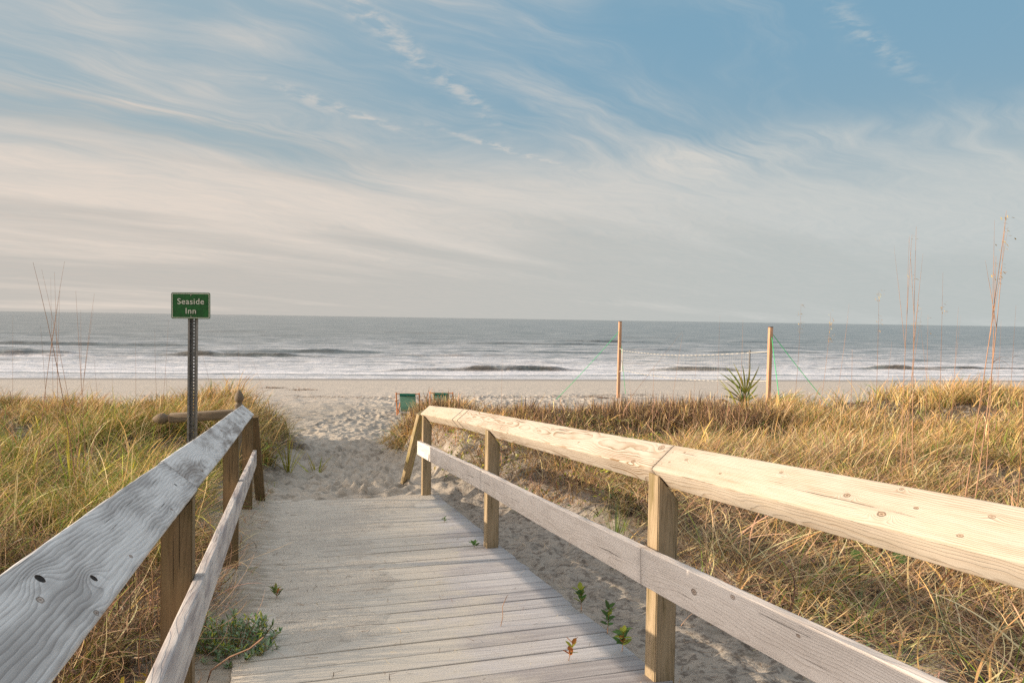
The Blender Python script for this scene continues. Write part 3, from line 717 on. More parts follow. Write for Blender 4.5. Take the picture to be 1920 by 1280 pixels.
PAL = dict(brown=(.165, .115, .07), gold=(.62, .42, .16), straw=(.70, .54, .30), pink=(.50, .34, .22), green=(.17, .26, .04), yel=(.46, .45, .07), dead=(.26, .16, .085), dark=(.075, .047, .028), teal=(.19, .26, .12), olive=(.28, .25, .07))
def colors(N, mixd):
    k = list(mixd); pr = np.array([mixd[i] for i in k], float); pr /= pr.sum()
    idx = rng.choice(len(k), N, p=pr); base = np.array([PAL[i] for i in k])[idx]
    return np.clip(base*rng.uniform(.6, 1.45, (N, 1))*rng.uniform(.9, 1.1, (N, 3)), 0, .8)
def scatter(N, xr, yr, keep, clump=0.3, per=14):
    """clumped roots: N blades inside the box where keep(X,Y) in [0,1] allows"""
    nc = max(1, int(N/per*2.2)); cx = rng.uniform(*xr, nc); cy = rng.uniform(*yr, nc)
    k = rng.random(nc) < keep(cx, cy); cx, cy = cx[k], cy[k]
    if len(cx) == 0: return np.zeros(0), np.zeros(0), np.zeros(0, int)
    ci = rng.integers(0, len(cx), N)
    r_ = np.abs(rng.normal(0, clump*.26, N)); a = rng.uniform(0, 2*np.pi, N)
    X = cx[ci]+r_*np.cos(a); Y = cy[ci]+r_*np.sin(a)
    k = rng.random(N) < np.clip(keep(X, Y)*1.5, 0, 1)
    return X[k], Y[k], ci[k], a[k]
def uv(X, Y): return -X*SN+Y*CS, X*CS+Y*SN
def far_keep(X, Y, e=13.9): return 1-ss(Y-SHX*X, e-.7, e+.4)
def keepL(X, Y):
    u, v = uv(X, Y)
    vl = np.interp(u, [0, 2.6, 3.4, 7.9, 8.6, 10.5, 13], [-.40, -.42, -.55, -.55, -.25, .12, .25])
    return ss(-(v-vl), 0, .25)*far_keep(X, Y)
def keepR(X, Y):
    u, v = uv(X, Y)
    vr = np.interp(u, [-2, 2, 5, 7.5, 8.6, 10, 12.5], [2.9, 2.5, 2.75, 2.7, 2.7, 1.9, 1.75])
    n = fbm(X*1.1, Y*1.1, 301, 2)
    return ss(v-vr+n*.4, 0, .5)*far_keep(X, Y)
def clump_az(ci, a, out=.75):
    base = rng.uniform(0, 2*np.pi, ci.max()+1)[ci]
    return np.where(rng.random(len(ci)) < out, a, base)+rng.normal(0, .4, len(ci))
def wind(az, k=.45, w=0.1):      # a share of the blades leans downwind (to the right)
    m = rng.random(len(az)) < k*.8
    return np.where(m, w+rng.normal(0, .7, len(az)), az)

def field(N, xr, yr, keep, hr, wr, mixd, th0=(.05, .5), th1=(.4, 1.8), clump=.3, per=14, n=5, tw=.6, zoff=0., wk=.4, patchy=True):
    kp = (lambda x_, y_: keep(x_, y_)*np.clip(.32+ss(fbm(x_*1.3, y_*1.3, 319, 3), -.22, .10), 0, 1)) if patchy else keep
    X, Y, ci, a = scatter(N, xr, yr, kp, clump, per); M = len(X)
    az = wind(clump_az(ci, a), wk)
    hv = .62+.8*np.clip(.5+fbm(X*.9, Y*.9, 311, 2)*1.2, 0, 1)
    h = rng.uniform(*hr, M)*hv; w = rng.uniform(*wr, M)*rng.choice([.8, 1.25, 2.1, 3.2], M, p=[.45, .33, .17, .05])*(1+np.clip(Y-6, 0, 30)*.09)
    return blades(M, X, Y, gz_at(X, Y)-.02+zoff*rng.random(M), h, w, az, rng.uniform(*th0, M), rng.uniform(*th1, M), rng.normal(0, tw, M), colors(M, mixd), n)

# left dune
N = 900; lu = rng.uniform(2.2, 12, N); lv = rng.normal(.5, .6, N); k = (lv > -.3) & (lv < 1.45); lu, lv = lu[k], lv[k]; N = len(lu)
X = -lu*SN+lv*CS; Y = lu*CS+lv*SN; zz_ = np.where(lu < 7.9, deck_z(lu)+.008, gz_at(X, Y)+.006)
lit_ = [blades(N, X, Y, zz_, rng.uniform(.01, .07, N), rng.uniform(.0015, .004, N), rng.uniform(0, 6.28, N), rng.uniform(1.45, 1.56, N), rng.uniform(-.08, .04, N), rng.normal(0, .8, N), colors(N, dict(dark=3, dead=3, brown=3, straw=2)), 4)]
N = 900; lu = rng.uniform(1.8, 8, N); lv = rng.uniform(1.6, 2.8, N); X = -lu*SN+lv*CS; Y = lu*CS+lv*SN
lit_.append(blades(N, X, Y, gz_at(X, Y)+.008, rng.uniform(.02, .12, N), rng.uniform(.0015, .004, N), rng.uniform(0, 6.28, N), rng.uniform(1.4, 1.6, N), rng.uniform(-.1, .2, N), rng.normal(0, .9, N), colors(N, dict(dark=3, dead=3, brown=3, straw=2)), 4))
blade_obj('plant_litter', lit_, m_grass, label='scattered bits of dry grass and twigs on the planks and sand', cat='litter', kind='stuff')
gL = []
gl_mix = dict(gold=3.6, straw=2.6, green=5., yel=1.5, pink=.8, olive=1.4)
gL.append(field(17000, (-5.5, -.9), (1.6, 5.5), keepL, (.34, .70), (.0025, .0050), gl_mix, (.05, .6), (.6, 2.3), .32, 16, 7))
gL.append(field(15000, (-5.5, -.9), (1.6, 6.5), keepL, (.18, .40), (.002, .004), dict(dead=3, gold=2, pink=2, dark=1, straw=2), (.3, 1.4), (.3, 2.), .3, 12, 5, 1.2))
gL.append(field(30000, (-9.5, -1.6), (5, 9.5), keepL, (.26, .58), (.0028, .005), gl_mix, (.05, .6), (.6, 2.1), .32, 16, 5))
gL.append(field(34000, (-13, -1.5), (9, 14.5), keepL, (.22, .46), (.003, .005), dict(gold=5, straw=3, green=1.6, olive=2, pink=.8, dead=1.5), (.05, .7), (.5, 1.8), .3, 16, 4))
gL.append(field(40000, (-13, -.9), (1.8, 14.5), keepL, (.08, .22), (.004, .008), dict(dark=5, brown=3, dead=1), (.5, 1.5), (.1, 1.4), .5, 10, 3, 1.0))  # dead thatch, coloured dark to stand in for shade between the tufts
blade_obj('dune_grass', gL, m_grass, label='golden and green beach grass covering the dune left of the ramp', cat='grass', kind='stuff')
# tangle of dead vines below the left railing
def keepV(X, Y):
    u, v = uv(X, Y); return ss(-(v+.30), 0, .12)*(1-ss(-v, 1.4, 2.0))*(1-ss(u, 5, 7.5))
gV = [field(17000, (-3.2, -.4), (.9, 4.2), keepV, (.15, .42), (.0020, .0040), dict(pink=2.2, dead=4, straw=1.6, dark=3, brown=2), (.5, 1.7), (-1.4, 1.8), .5, 8, 8, 2.2, .26),
      field(2600, (-3.0, -1.), (3.2, 7.), keepV, (.10, .25), (.002, .0035), dict(pink=3, dead=2, straw=3, green=1), (.6, 1.5), (-.5, 1.4), .3, 8, 6, 1.6, .06)]
blade_obj('dead_vines', gV, m_grass, label='tangle of dry brown vines on the ground beneath the left railing', cat='dry vines', kind='stuff')
# sparse straw along the left edge of the boards
def keepE(X, Y):
    u, v = uv(X, Y); e = np.interp(u, [3, 4, 6, 8, 9], [-.22, -.10, -.10, -.10, 0.])
    return ss(-(v-e), 0, .2)*ss(u, 3.2, 3.8)*(1-ss(-v, .5, .9))*(1-ss(u, 8.6, 9.2))
gE = [field(9000, (-3.2, -.6), (3, 9), keepE, (.07, .22), (.0018, .003), dict(straw=3, pink=2, dead=2, brown=2, green=1.8, olive=1), (.3, 1.5), (.2, 1.6), .22, 10, 5, 1.2)]
blade_obj('edge_straw', gE, m_grass, label='thin dry stalks creeping onto the sandy left edge of the planks', cat='dry grass', kind='stuff')
# right dune
gR = []
gr_mix = dict(gold=5.5, straw=4, pink=1.2, green=3.2, olive=1.5, dead=1.2)
def keepR1(X, Y):
    u, v = uv(X, Y); return keepR(X, Y)*ss(v, 2.9, 4.2)
gR.append(field(18000, (1.2, 6.5), (1.6, 6.8), keepR1, (.26, .55), (.0026, .005), gr_mix, (.1, .9), (.6, 2.3), .26, 26, 7, .7))
gR.append(field(26000, (.3, 10), (6, 10), keepR1, (.22, .46), (.003, .005), gr_mix, (.05, .7), (.5, 2.0), .26, 24, 5, .5))
gR.append(field(32000, (1.6, 14), (9.5, 14.5), lambda X, Y: keepR(X, Y)*ss(X+.8*fbm(X*.8, Y*.8, 333, 2), 2.6, 4.4), (.20, .42), (.003, .005), dict(gold=6, straw=4, olive=2, green=1.4, pink=1, dead=.8), (.05, .6), (.5, 1.9), .3, 16, 4))
gR.append(field(52000, (-.5, 14), (1.6, 14.5), keepR, (.08, .22), (.004, .008), dict(dark=5, brown=3, dead=1), (.5, 1.5), (.1, 1.4), .5, 10, 3, 1.0))  # low thatch whose dark colour imitates shadowed gaps in the grass
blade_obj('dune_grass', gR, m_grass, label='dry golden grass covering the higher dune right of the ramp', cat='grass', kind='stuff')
# flattened straw near the right railing
def keepS(X, Y):
    u, v = uv(X, Y); n = fbm(X*1.5, Y*1.5, 341, 2)
    return ss(v-np.interp(u, [0, 2, 4, 6, 9], [2.8, 2.25, 2.15, 2.35, 2.5])+n*.35, 0, .5)*(1-ss(v, 5.2, 6.5))*(1-ss(u, 8, 9.5))
gS = [field(21000, (.2, 5.), (1.6, 8.5), keepS, (.22, .60), (.0026, .0048), dict(straw=5, pink=4, gold=2, dead=2.5, dark=1.2), (.8, 1.5), (-.2, .8), .42, 14, 8, 1.3, .14, patchy=False),
      field(6500, (.2, 5.), (1.6, 8.5), keepS, (.25, .55), (.0026, .0045), dict(green=3, teal=2, straw=2, gold=2), (.1, .8), (.7, 2.3), .16, 22, 7, .7, 0.)]
gS.append(field(15000, (.2, 5.), (1.6, 8.5), keepS, (.10, .30), (.003, .006), dict(dark=5, brown=4, dead=3), (.7, 1.6), (-.4, .8), .5, 22, 5, 1.6, .06))
blade_obj('flattened_straw', gS, m_grass, label='flattened dry straw and curling blades beside the right railing', cat='dry grass', kind='stuff')
# brown twiggy mound
def keepM(X, Y):
    e = ((X-1.9)/2.3)**2+((Y-11.9)/1.5)**2; e2 = ((X+1.25)/.95)**2+((Y-11.3)/.9)**2; u, v = uv(X, Y)
    return np.clip((1-ss(e, .7, 1.15))+(1-ss(e2, .55, 1.1)), 0, 1)*ss(v, 1.6, 1.9)
gM = [field(34000, (-2.5, 4.6), (10, 13.8), keepM, (.12, .34), (.003, .0048), dict(brown=5, dark=4, straw=1.6, pink=1.5, gold=1.2, olive=.8), (.7, 1.7), (-1.5, 1.2), .4, 8, 6, 3., .20)]
blade_obj('brown_scrub', gM, m_grass, label='low brown twiggy scrub on the seaward dune edge', cat='scrub', kind='stuff')
# golden fringe on the small hump at the end of the right railing
def keepH(X, Y):
    u, v = uv(X, Y); return ss(v-np.interp(u, [9, 10.5, 12.5], [1.9, 1.45, 1.5]), 0, .15)*(1-ss(v, 2.6, 3.4))*ss(u, 9.9, 10.6)*(1-ss(u, 12.6, 13.4))
gH = [field(9000, (-2.6, .3), (9.6, 13.4), keepH, (.16, .40), (.003, .0045), dict(gold=5, straw=3, brown=2, olive=1, green=1), (.2, 1.0), (.4, 2.0), .2, 14, 5, .8, 0., .7)]
blade_obj('hump_grass', gH, m_grass, label='tawny grass fringe hanging over the little sand hump at the path', cat='grass', kind='stuff')

# ------------------------------------------------------------------ leafy ground cover
def leaves(N, P, L, Wd, az, tilt, cols, fold=.25):
    """small pointed oval leaves, 6 verts each"""
    d = np.stack([np.cos(az)*np.cos(tilt), np.sin(az)*np.cos(tilt), np.sin(tilt)], -1)
    s = np.stack([-np.sin(az), np.cos(az), rng.uniform(-.3, .3, N)], -1)
    up = np.cross(d, s); L_ = L[:, None]; W_ = Wd[:, None]*.5
    V = np.stack([P, P+d*L_*.33+s*W_+up*W_*fold, P+d*L_*.70+s*W_*.8+up*W_*fold, P+d*L_, P+d*L_*.70-s*W_*.8+up*W_*fold, P+d*L_*.33-s*W_+up*W_*fold, P+d*L_*.5], 1)
    b = np.arange(N)[:, None]*7
    F = np.concatenate([b+np.array([[0, 1, 6]]), b+np.array([[1, 2, 6]]), b+np.array([[2, 3, 6]]), b+np.array([[3, 4, 6]]), b+np.array([[4, 5, 6]]), b+np.array([[5, 0, 6]])])
    C = np.repeat(cols[:, None, :], 7, 1).reshape(-1, 3)
    return V.reshape(-1, 3), F, C
m_leaf = grass_mat('leaf', .3)
PAL.update(palmy=(.34, .36, .06), lime=(.36, .40, .06), leafg=(.10, .19, .05), grey=(.24, .34, .21), yel2=(.50, .40, .04), rust=(.36, .13, .03), olive2=(.24, .24, .07), deep=(.07, .12, .04))
def keepC(X, Y):
    u, v = uv(X, Y); n = fbm(X*1.4, Y*1.4, 351, 2)
    return ss(v-np.interp(u, [5.5, 7, 8.5, 10], [2.7, 2.15, 1.75, 1.7])+n*.3, 0, .3)*ss(u, 5.6, 6.8)*(1-ss(u, 11.2, 12.2))*(1-ss(v, 4.4, 5.6))
ac = Acc(); Nn = 26000
X = rng.uniform(-1.6, 3.2, Nn); Y = rng.uniform(6, 13, Nn); k = rng.random(Nn) < keepC(X, Y)*np.clip(.6+.9*fbm(X*2, Y*2, 353, 2), 0, 1); X, Y = X[k], Y[k]; Nn = len(X)
P = np.stack([X, Y, gz_at(X, Y)+rng.uniform(.02, .17, Nn)], -1)
ac.add(*leaves(Nn, P, rng.uniform(.03, .06, Nn), rng.uniform(.014, .026, Nn), rng.uniform(0, 6.28, Nn), rng.uniform(-.4, 1.1, Nn), colors(Nn, dict(lime=3, olive2=4, gold=2.5, yel=2, leafg=1.5, straw=2))))
tag(link('leafy_vines', ac.mesh('leafy_vines', False), m_leaf), label='olive and yellow leafy creepers on the sand between the right railing posts', cat='creeper', kind='stuff')
gC = [field(15000, (-1.6, 3.4), (6, 13), keepC, (.10, .30), (.0025, .0038), dict(dead=3, pink=3, gold=3, dark=1), (.4, 1.5), (-.8, 1.6), .3, 8, 5, 2., .08)]
blade_obj('dry_stems', gC, m_grass, label='thin tan stems tangled through the creepers by the right railing', cat='dry stems', kind='stuff')

# ------------------------------------------------------------------ single plants
def plant(name, label, cat, X, Y, zb, parts, group=None):
    """parts: list of (part name, mesh, material) in local coordinates round the root"""
    o = empty(name, (X, Y, zb)); tag(o, label, cat, group)
    for nm, me, m in parts:
        c = bpy.data.objects.new(nm, me); COL.objects.link(c); c.parent = o; me.materials.append(m)
    return o
m_stem = plain('stem', (.30, .17, .10), .8, .2, .2, 20)
m_stalk = plain('dry_stalk', (.43, .26, .17), .8, .2, .2, 10)
m_seed = plain('seed_head', (.52, .38, .22), .8, .2, .2, 40)
def shrub(rad, hgt, nst, mixd, ll=(.022, .04), lw=(.006, .011), seed=0, leafs=26):
    st, lf = Acc(), Acc()
    for i in range(nst):
        a = rng.uniform(0, 6.28); r_ = rad*math.sqrt(rng.random()); b = Vector((r_*.35*math.cos(a), r_*.35*math.sin(a), -.02))
        t = Vector((r_*math.cos(a), r_*math.sin(a), hgt*rng.uniform(.55, 1.)*(1-.5*(r_/rad)**2))); mid = (b+t)/2+Vector((0, 0, -.01))+Vector(rng.normal(0, .015, 3))
        pts = [b.lerp(mid, k/3).lerp(mid.lerp(t, k/3), k/3) for k in range(4)]
        v, f = tube(pts, [.0022, .002, .0016, .001], 5); st.add(v, f)
        n = leafs; s = rng.random(n)**.6; P = np.array([tuple(b.lerp(mid, x).lerp(mid.lerp(t, x), x)) for x in s])
        az = rng.uniform(0, 6.28, n)
        V, F, C = leaves(n, P, rng.uniform(*ll, n), rng.uniform(*lw, n), az, rng.uniform(.1, 1.2, n), colors(n, mixd)); lf.add(V, F, C)
    return [('stems', st.mesh('stems'), m_stem), ('foliage', lf.mesh('foliage', False), m_leaf)]
def at_uv(u, v): w_ = W(u, v, 0); return w_.x, w_.y
X, Y = at_uv(3.62, -.24)
plant('green_shrub', 'low grey-green leafy shrub growing at the left edge of the planks', 'shrub', X, Y, deck_z(3.6)-.05, shrub(.25, .22, 110, dict(grey=7, leafg=2, lime=1.5, yel=.5), seed=1, leafs=20))
X, Y = at_uv(3.05, -.20)
plant('yellow_leaved_plant', 'small plant with yellow and green leaves at the foot of the left railing', 'plant', X, Y, deck_z(3.05)-.08, shrub(.12, .13, 16, dict(yel2=2, lime=3, leafg=3, rust=.7), (.025, .045), (.010, .018), leafs=12))
X, Y = at_uv(2.75, -.50)
plant('yellow_leaved_plant', 'yellow-leaved sprig climbing through the dead vines left of the near left post', 'plant', X, Y, float(gz_at(X, Y)[0]), shrub(.15, .42, 9, dict(yel2=5, lime=2, leafg=1), (.025, .045), (.008, .014), leafs=12))
def sprig(h, n, mixd, ll, lw, lean=(0, 0)):
    st, lf = Acc(), Acc(); t = Vector((lean[0], lean[1], h)); pts = [Vector((0, 0, -.01)).lerp(t, k/3)+Vector((0, 0, 0)) for k in range(4)]
    v, f = tube(pts, [.0016]*4, 5); st.add(v, f)
    s = np.linspace(.3, 1, n); P = np.array([tuple(Vector((0, 0, 0)).lerp(t, x)) for x in s])
    lf.add(*leaves(n, P, rng.uniform(*ll, n), rng.uniform(*lw, n), np.arange(n)*2.4+rng.uniform(0, 1), rng.uniform(.1, .9, n), colors(n, mixd)))
    return [('stem', st.mesh('stem'), m_stem), ('leaves', lf.mesh('leaves', False), m_leaf)]
def ondk(u, v): X, Y = at_uv(u, v); return X, Y, deck_z(u)-.004
for (u, v, h, n, md, ll, lw, lab) in (
    (3.70, 1.505, .085, 11, dict(lime=3, leafg=3, olive2=1), (.03, .045), (.016, .024), 'green seedling with oval leaves at the right plank edge, furthest of the three edge seedlings'),
    (3.30, 1.475, .11, 9, dict(leafg=4, lime=2), (.03, .045), (.014, .022), 'taller green seedling rising from the right plank edge, middle one of three'),
    (3.06, 1.44, .09, 12, dict(leafg=3, lime=2, rust=1), (.03, .045), (.014, .022), 'red-tinged seedling at the right plank edge next to the near right post'),
    (3.02, 1.17, .07, 7, dict(lime=3, rust=2, yel2=1), (.025, .04), (.012, .018), 'rusty-leaved little seedling growing up through a gap in the planks'),
    (5.32, 1.33, .03, 4, dict(leafg=4), (.03, .04), (.018, .024), 'small green leaves sprouting at the foot of the middle right post'),
    (4.38, -.02, .06, 10, dict(leafg=2, olive2=2, rust=1), (.025, .05), (.008, .014), 'lone brown-green seedling on the sandy left part of the planks'),
    (6.35, 1.32, .03, 4, dict(leafg=4, lime=1), (.02, .03), (.012, .018), 'tiny green sprout between far planks near the right edge'),
):
    X, Y, zz = ondk(u, v); plant('seedling', lab, 'seedling', X, Y, zz, sprig(h*1.15, int(n*1.6), md, (ll[0]*1.25, ll[1]*1.3), (lw[0]*1.3, lw[1]*1.35), (rng.normal(0, .02), rng.normal(0, .02))), 'seedlings on the ramp')
# dry twig standing on the planks, curved dead stalk by the shrub
X, Y, zz = ondk(3.55, 1.02)
v, f = tube([(0, 0, -.01), (.012, 0, .05), (.010, .004, .10), (.03, 0, .15), (.036, 0, .158)], [.002, .002, .0018, .0016, .001], 6)
o = plant('dry_twig', 'thin bare twig standing upright between the planks', 'twig', X, Y, zz, []); bpy.data.objects.remove(o)
o = link('dry_twig', np_mesh('dry_twig', v, f, None, True), m_stalk, None, Matrix.Translation((X, Y, zz))); tag(o, 'thin bare twig standing upright between the planks', 'twig')
X, Y, zz = ondk(3.2, -.30)
v, f = tube([(0, 0, -.05), (.03, .02, .06), (.10, .03, .11), (.17, .05, .135), (.21, .06, .165), (.225, .06, .18)], [.004, .004, .0035, .003, .0045, .002], 6)
o = link('dead_stalk', np_mesh('dead_stalk', v, f, None, True), m_stalk, None, Matrix.Translation((X, Y, zz))); tag(o, 'curved tan dead stalk leaning over the low green shrub', 'stalk')
# round pennywort-like leaves in the straw
for k, (px, py, lab) in enumerate(((2.13, 4.65, 'round green leaf in the straw under the right rail, left one of the pair'), (2.36, 4.60, 'round green leaf in the straw under the right rail, right one of the pair'), (2.55, 3.55, 'round green leaf in the straw close to the right edge of the view'))):
    n = 20; r_ = .042; V = [(0, 0, .008)]+[(r_*math.cos(6.283*i/n)*(1+.05*math.sin(5*i)), r_*math.sin(6.283*i/n), .002*math.sin(i*1.3)) for i in range(n)]
    F = np.array([(0, 1+i, 1+(i+1) % n) for i in range(n)]); V = np.array(V); Rm = Matrix.Rotation(R(38), 3, 'X'); V = np.array([tuple(Rm @ Vector(p_)) for p_ in V]); V[:, 2] += .12
    v, f = tube([(0, 0, -.02), (.01, .01, .12)], .0018, 5)
    plant('round_leaf_plant', lab, 'plant', px, py, float(gz_at(px, py)[0])+.02, [('leaf', np_mesh('leaf', V, F, np.array([PAL['leafg']]*len(V))*1.2, True), m_leaf), ('stem', np_mesh('stem', v, f, None, True), m_stem)], 'round leaves in the straw')

# spiky yellow-green clumps
def spiky(n, hr, w, mixd, spread=(.1, .7)):
    z_ = np.zeros(n); r_ = rng.uniform(0, .04, n); a = rng.uniform(0, 6.28, n)
    V, Q, T, C = blades(n, r_*np.cos(a), r_*np.sin(a), z_-.03, rng.uniform(*hr, n), rng.uniform(w*.7, w, n), a, rng.uniform(*spread, n), rng.uniform(0., .6, n), rng.normal(0, .15, n), colors(n, mixd), 6, .9)
    return [('blades', np_mesh('blades', V, [Q, T], C, False), m_leaf)]
for (px, py, n, hr, lab) in (
    (-3.05, 6.0, 16, (.28, .50), 'bright yellow-green spiky clump in the left dune grass, nearest the sign post'),
    (-3.62, 6.3, 14, (.35, .62), 'tall yellow-green spiky clump standing in the middle of the left dune grass'),
    (-4.05, 6.4, 10, (.30, .50), 'yellowing spiky clump in the left dune grass, left of the tall one'),
    (-3.35, 5.35, 14, (.22, .40), 'low lime spiky clump in front of the others in the left dune grass'),
    (-2.70, 9.3, 18, (.30, .55), 'yellow-green spiky clump right behind the far end of the left railing'),
    (-2.45, 9.7, 12, (.20, .40), 'smaller spiky clump at the path side beyond the left railing')):
    plant('spiky_plant', lab, 'spiky plant', px, py, float(gz_at(px, py)[0]), spiky(n, hr, .020, dict(yel=4, lime=4, olive=1.5, yel2=1.5)), 'spiky yellow-green clumps')
# green tuft at the right of the ramp
for (px, py, n, hr, w, md, lab) in ((.82, 5.85, 60, (.2, .42), .006, dict(green=3, teal=4, olive=1), 'green grass tuft standing alone on the sand behind the middle right post'),
                                (.10, 7.4, 36, (.16, .34), .005, dict(green=3, olive=2, gold=1), 'small green tuft on the sand just behind the middle right post'),
                                (1.30, 4.35, 90, (.05, .11), .004, dict(green=6, lime=2), 'short bright green turf tuft just beyond the near right post')):
    plant('grass_tuft', lab, 'grass tuft', px, py, float(gz_at(px, py)[0]), spiky(n, hr, w, md, (.05, 1.0)), 'green tufts right of the ramp')
# palmetto
def fan(direction, petL, petA, bl, nb, mixd, droop=.2, openA=150):
    petL *= 1.05; bl *= 1.2; nb = int(nb*.8)
    """one fan leaf: petiole then radiating blades"""
    st, lf = Acc(), Acc()
    d = Vector((math.cos(direction)*math.cos(petA), math.sin(direction)*math.cos(petA), math.sin(petA))); tip = d*petL
    v, f = tube([Vector((0, 0, 0)), tip*.5+Vector((0, 0, .01)), tip], [.008, .007, .005], 6); st.add(v, f)
    side = d.cross(Z).normalized(); nrm = side.cross(d)
    for i in range(nb):
        a = R(-openA/2+openA*i/(nb-1)); L = bl*(.75+.25*math.cos(a))*rng.uniform(.85, 1.1)
        e = (d*math.cos(a)+side*math.sin(a)).normalized(); pts = []
        for k in range(6):
            t = k/5; pts.append(tip+e*L*t+nrm*(.25*L*t*(1-t))-Z*droop*L*t*t)
        wv_ = [.007, .014, .016, .013, .008, .0]; s2 = e.cross(nrm).normalized()
        V = []; 
        for k in range(6): V += [pts[k]-s2*wv_[k]+nrm*wv_[k]*.5, pts[k], pts[k]+s2*wv_[k]+nrm*wv_[k]*.5]
        F = []
        for k in range(5): F += [(3*k, 3*k+1, 3*k+4, 3*k+3), (3*k+1, 3*k+2, 3*k+5, 3*k+4)]
        cc = colors(1, mixd)[0]; lf.add(np.array([tuple(x) for x in V]), np.array(F), cc)
    st.c = [np.broadcast_to(np.array(PAL['olive']), (len(x), 3)) for x in st.v]
    st.v += lf.v; st.f += [f_+st.n for f_ in lf.f]; st.c += lf.c
    return st.mesh('frond', False)
PX, PY = 4.15, 13.4
pz_ = float(gz_at(PX, PY)[0])
gmix = dict(deep=1, leafg=1.5, palmy=4, olive=2); omix = dict(lime=3, yel=3, olive=2); dmix = dict(gold=3, dead=3, pink=2)
plant('palmetto', 'small fan-leaved palmetto at the dune edge in front of the volleyball net', 'palm', PX, PY, pz_-.14, [
    ('frond', fan(R(165), .34, R(55), .55, 13, omix, .0, 130), m_leaf), ('frond', fan(R(120), .35, R(72), .50, 13, gmix, .05, 140), m_leaf),
    ('frond', fan(R(-10), .40, R(35), .55, 13, gmix, .15, 150), m_leaf), ('frond', fan(R(-60), .30, R(35), .42, 12, gmix, .3, 160), m_leaf),
    ('frond', fan(R(200), .55, R(40), .30, 9, dmix, .9, 120), m_leaf), ('frond', fan(R(10), .52, R(32), .55, 12, gmix, .1, 120), m_leaf),
    ('frond', fan(R(240), .30, R(50), .38, 11, gmix, .4, 150), m_leaf), ('frond', fan(R(100), .5, R(75), .5, 9, omix, 0., 100), m_leaf)])

# ------------------------------------------------------------------ sea oats
RHO, PIT, F_ = R(.865), math.atan((640-597.5)/1440.), 1440.
_fw = Vector((0, math.cos(PIT), -math.sin(PIT))); _r0 = Vector((1, 0, 0)); _u0 = _r0.cross(_fw)
_R = _r0*math.cos(RHO)+_u0*math.sin(RHO); _U = -_r0*math.sin(RHO)+_u0*math.cos(RHO)
def at(px, py, Y):
    d = _fw+_R*((px-960)/F_)+_U*((640-py)/F_); return Vector((0, 0, 3))+d*(Y/d.y)
def oat(name, label, bx, tx, ty, Y, th=.0028, head=0, leafarc=(), bow=0., group='tall dry stalks on the dunes', split=0):
    b = at(bx, 760, Y); zb = float(gz_at(b.x, Y)[0]); b = Vector((b.x, Y, zb-.03)); t = at(tx, ty, Y+rng.normal(0, .05)); L = (t-b).length
    sd = (t-b).cross(Vector((0, 1, 0))).normalized()
    c = b.lerp(t, .5)+sd*bow*L+Vector((rng.normal(0, .01), rng.normal(0, .02), 0))
    pts = [b.lerp(c, k/9).lerp(c.lerp(t, k/9), k/9)-b for k in range(10)]
    ac = Acc(); v, f = tube(pts, [th*(1-.8*k/9) for k in range(10)], 5); ac.add(v, f)
    for k in range(split):     # whiskers splitting off near the top
        p0 = pts[5+k % 3]; e = pts[9]+Vector((rng.normal(0, .04)*L, rng.normal(0, .03), rng.uniform(-.12, .0)*L)); v, f = tube([p0, p0.lerp(e, .5)+Vector((0, 0, .01)), e], [th*.45, th*.35, th*.1], 4); ac.add(v, f)
    o = empty(name, b); tag(o, label, 'dry stalk', group)
    def ch(nm, me, m): q = bpy.data.objects.new(nm, me); COL.objects.link(q); q.parent = o; me.materials.append(m)
    ch('stem', ac.mesh('stem'), m_stalk if rng.random() < .7 else m_stem)
    if head:
        ls = Acc()
        for k in range(head):
            s = rng.uniform(.80, 1.0); P = np.array([tuple(pts[0].lerp(pts[9], s)+(pts[9]-pts[8])*0)])
            i = s*9; i0 = min(int(i), 8); P = np.array([tuple(pts[i0].lerp(pts[i0+1], i-i0))])
            n = 3; PP = np.repeat(P, n, 0)+rng.normal(0, .02, (n, 3))
            ls.add(*leaves(n, PP, rng.uniform(.02, .04, n), rng.uniform(.006, .010, n), rng.uniform(-.6, .8, n), rng.uniform(-1.2, .2, n), colors(n, dict(gold=3, straw=3, pink=2))))
        ch('seed_head', ls.mesh('seed_head', False), m_leaf)
    for (s, dx, dz) in leafarc:
        p0 = pts[int(s*9)]; e = p0+Vector((dx, .02, dz)); mid = p0.lerp(e, .5)+Vector((0, 0, abs(dx)*.55))
        q = [p0.lerp(mid, k/7).lerp(mid.lerp(e, k/7), k/7) for k in range(8)]
        v, f = tube(q, [.0018*(1-.85*k/7) for k in range(8)], 4); a2 = Acc(); a2.add(v, f); ch('leaf', a2.mesh('leaf'), m_stem)
    return o
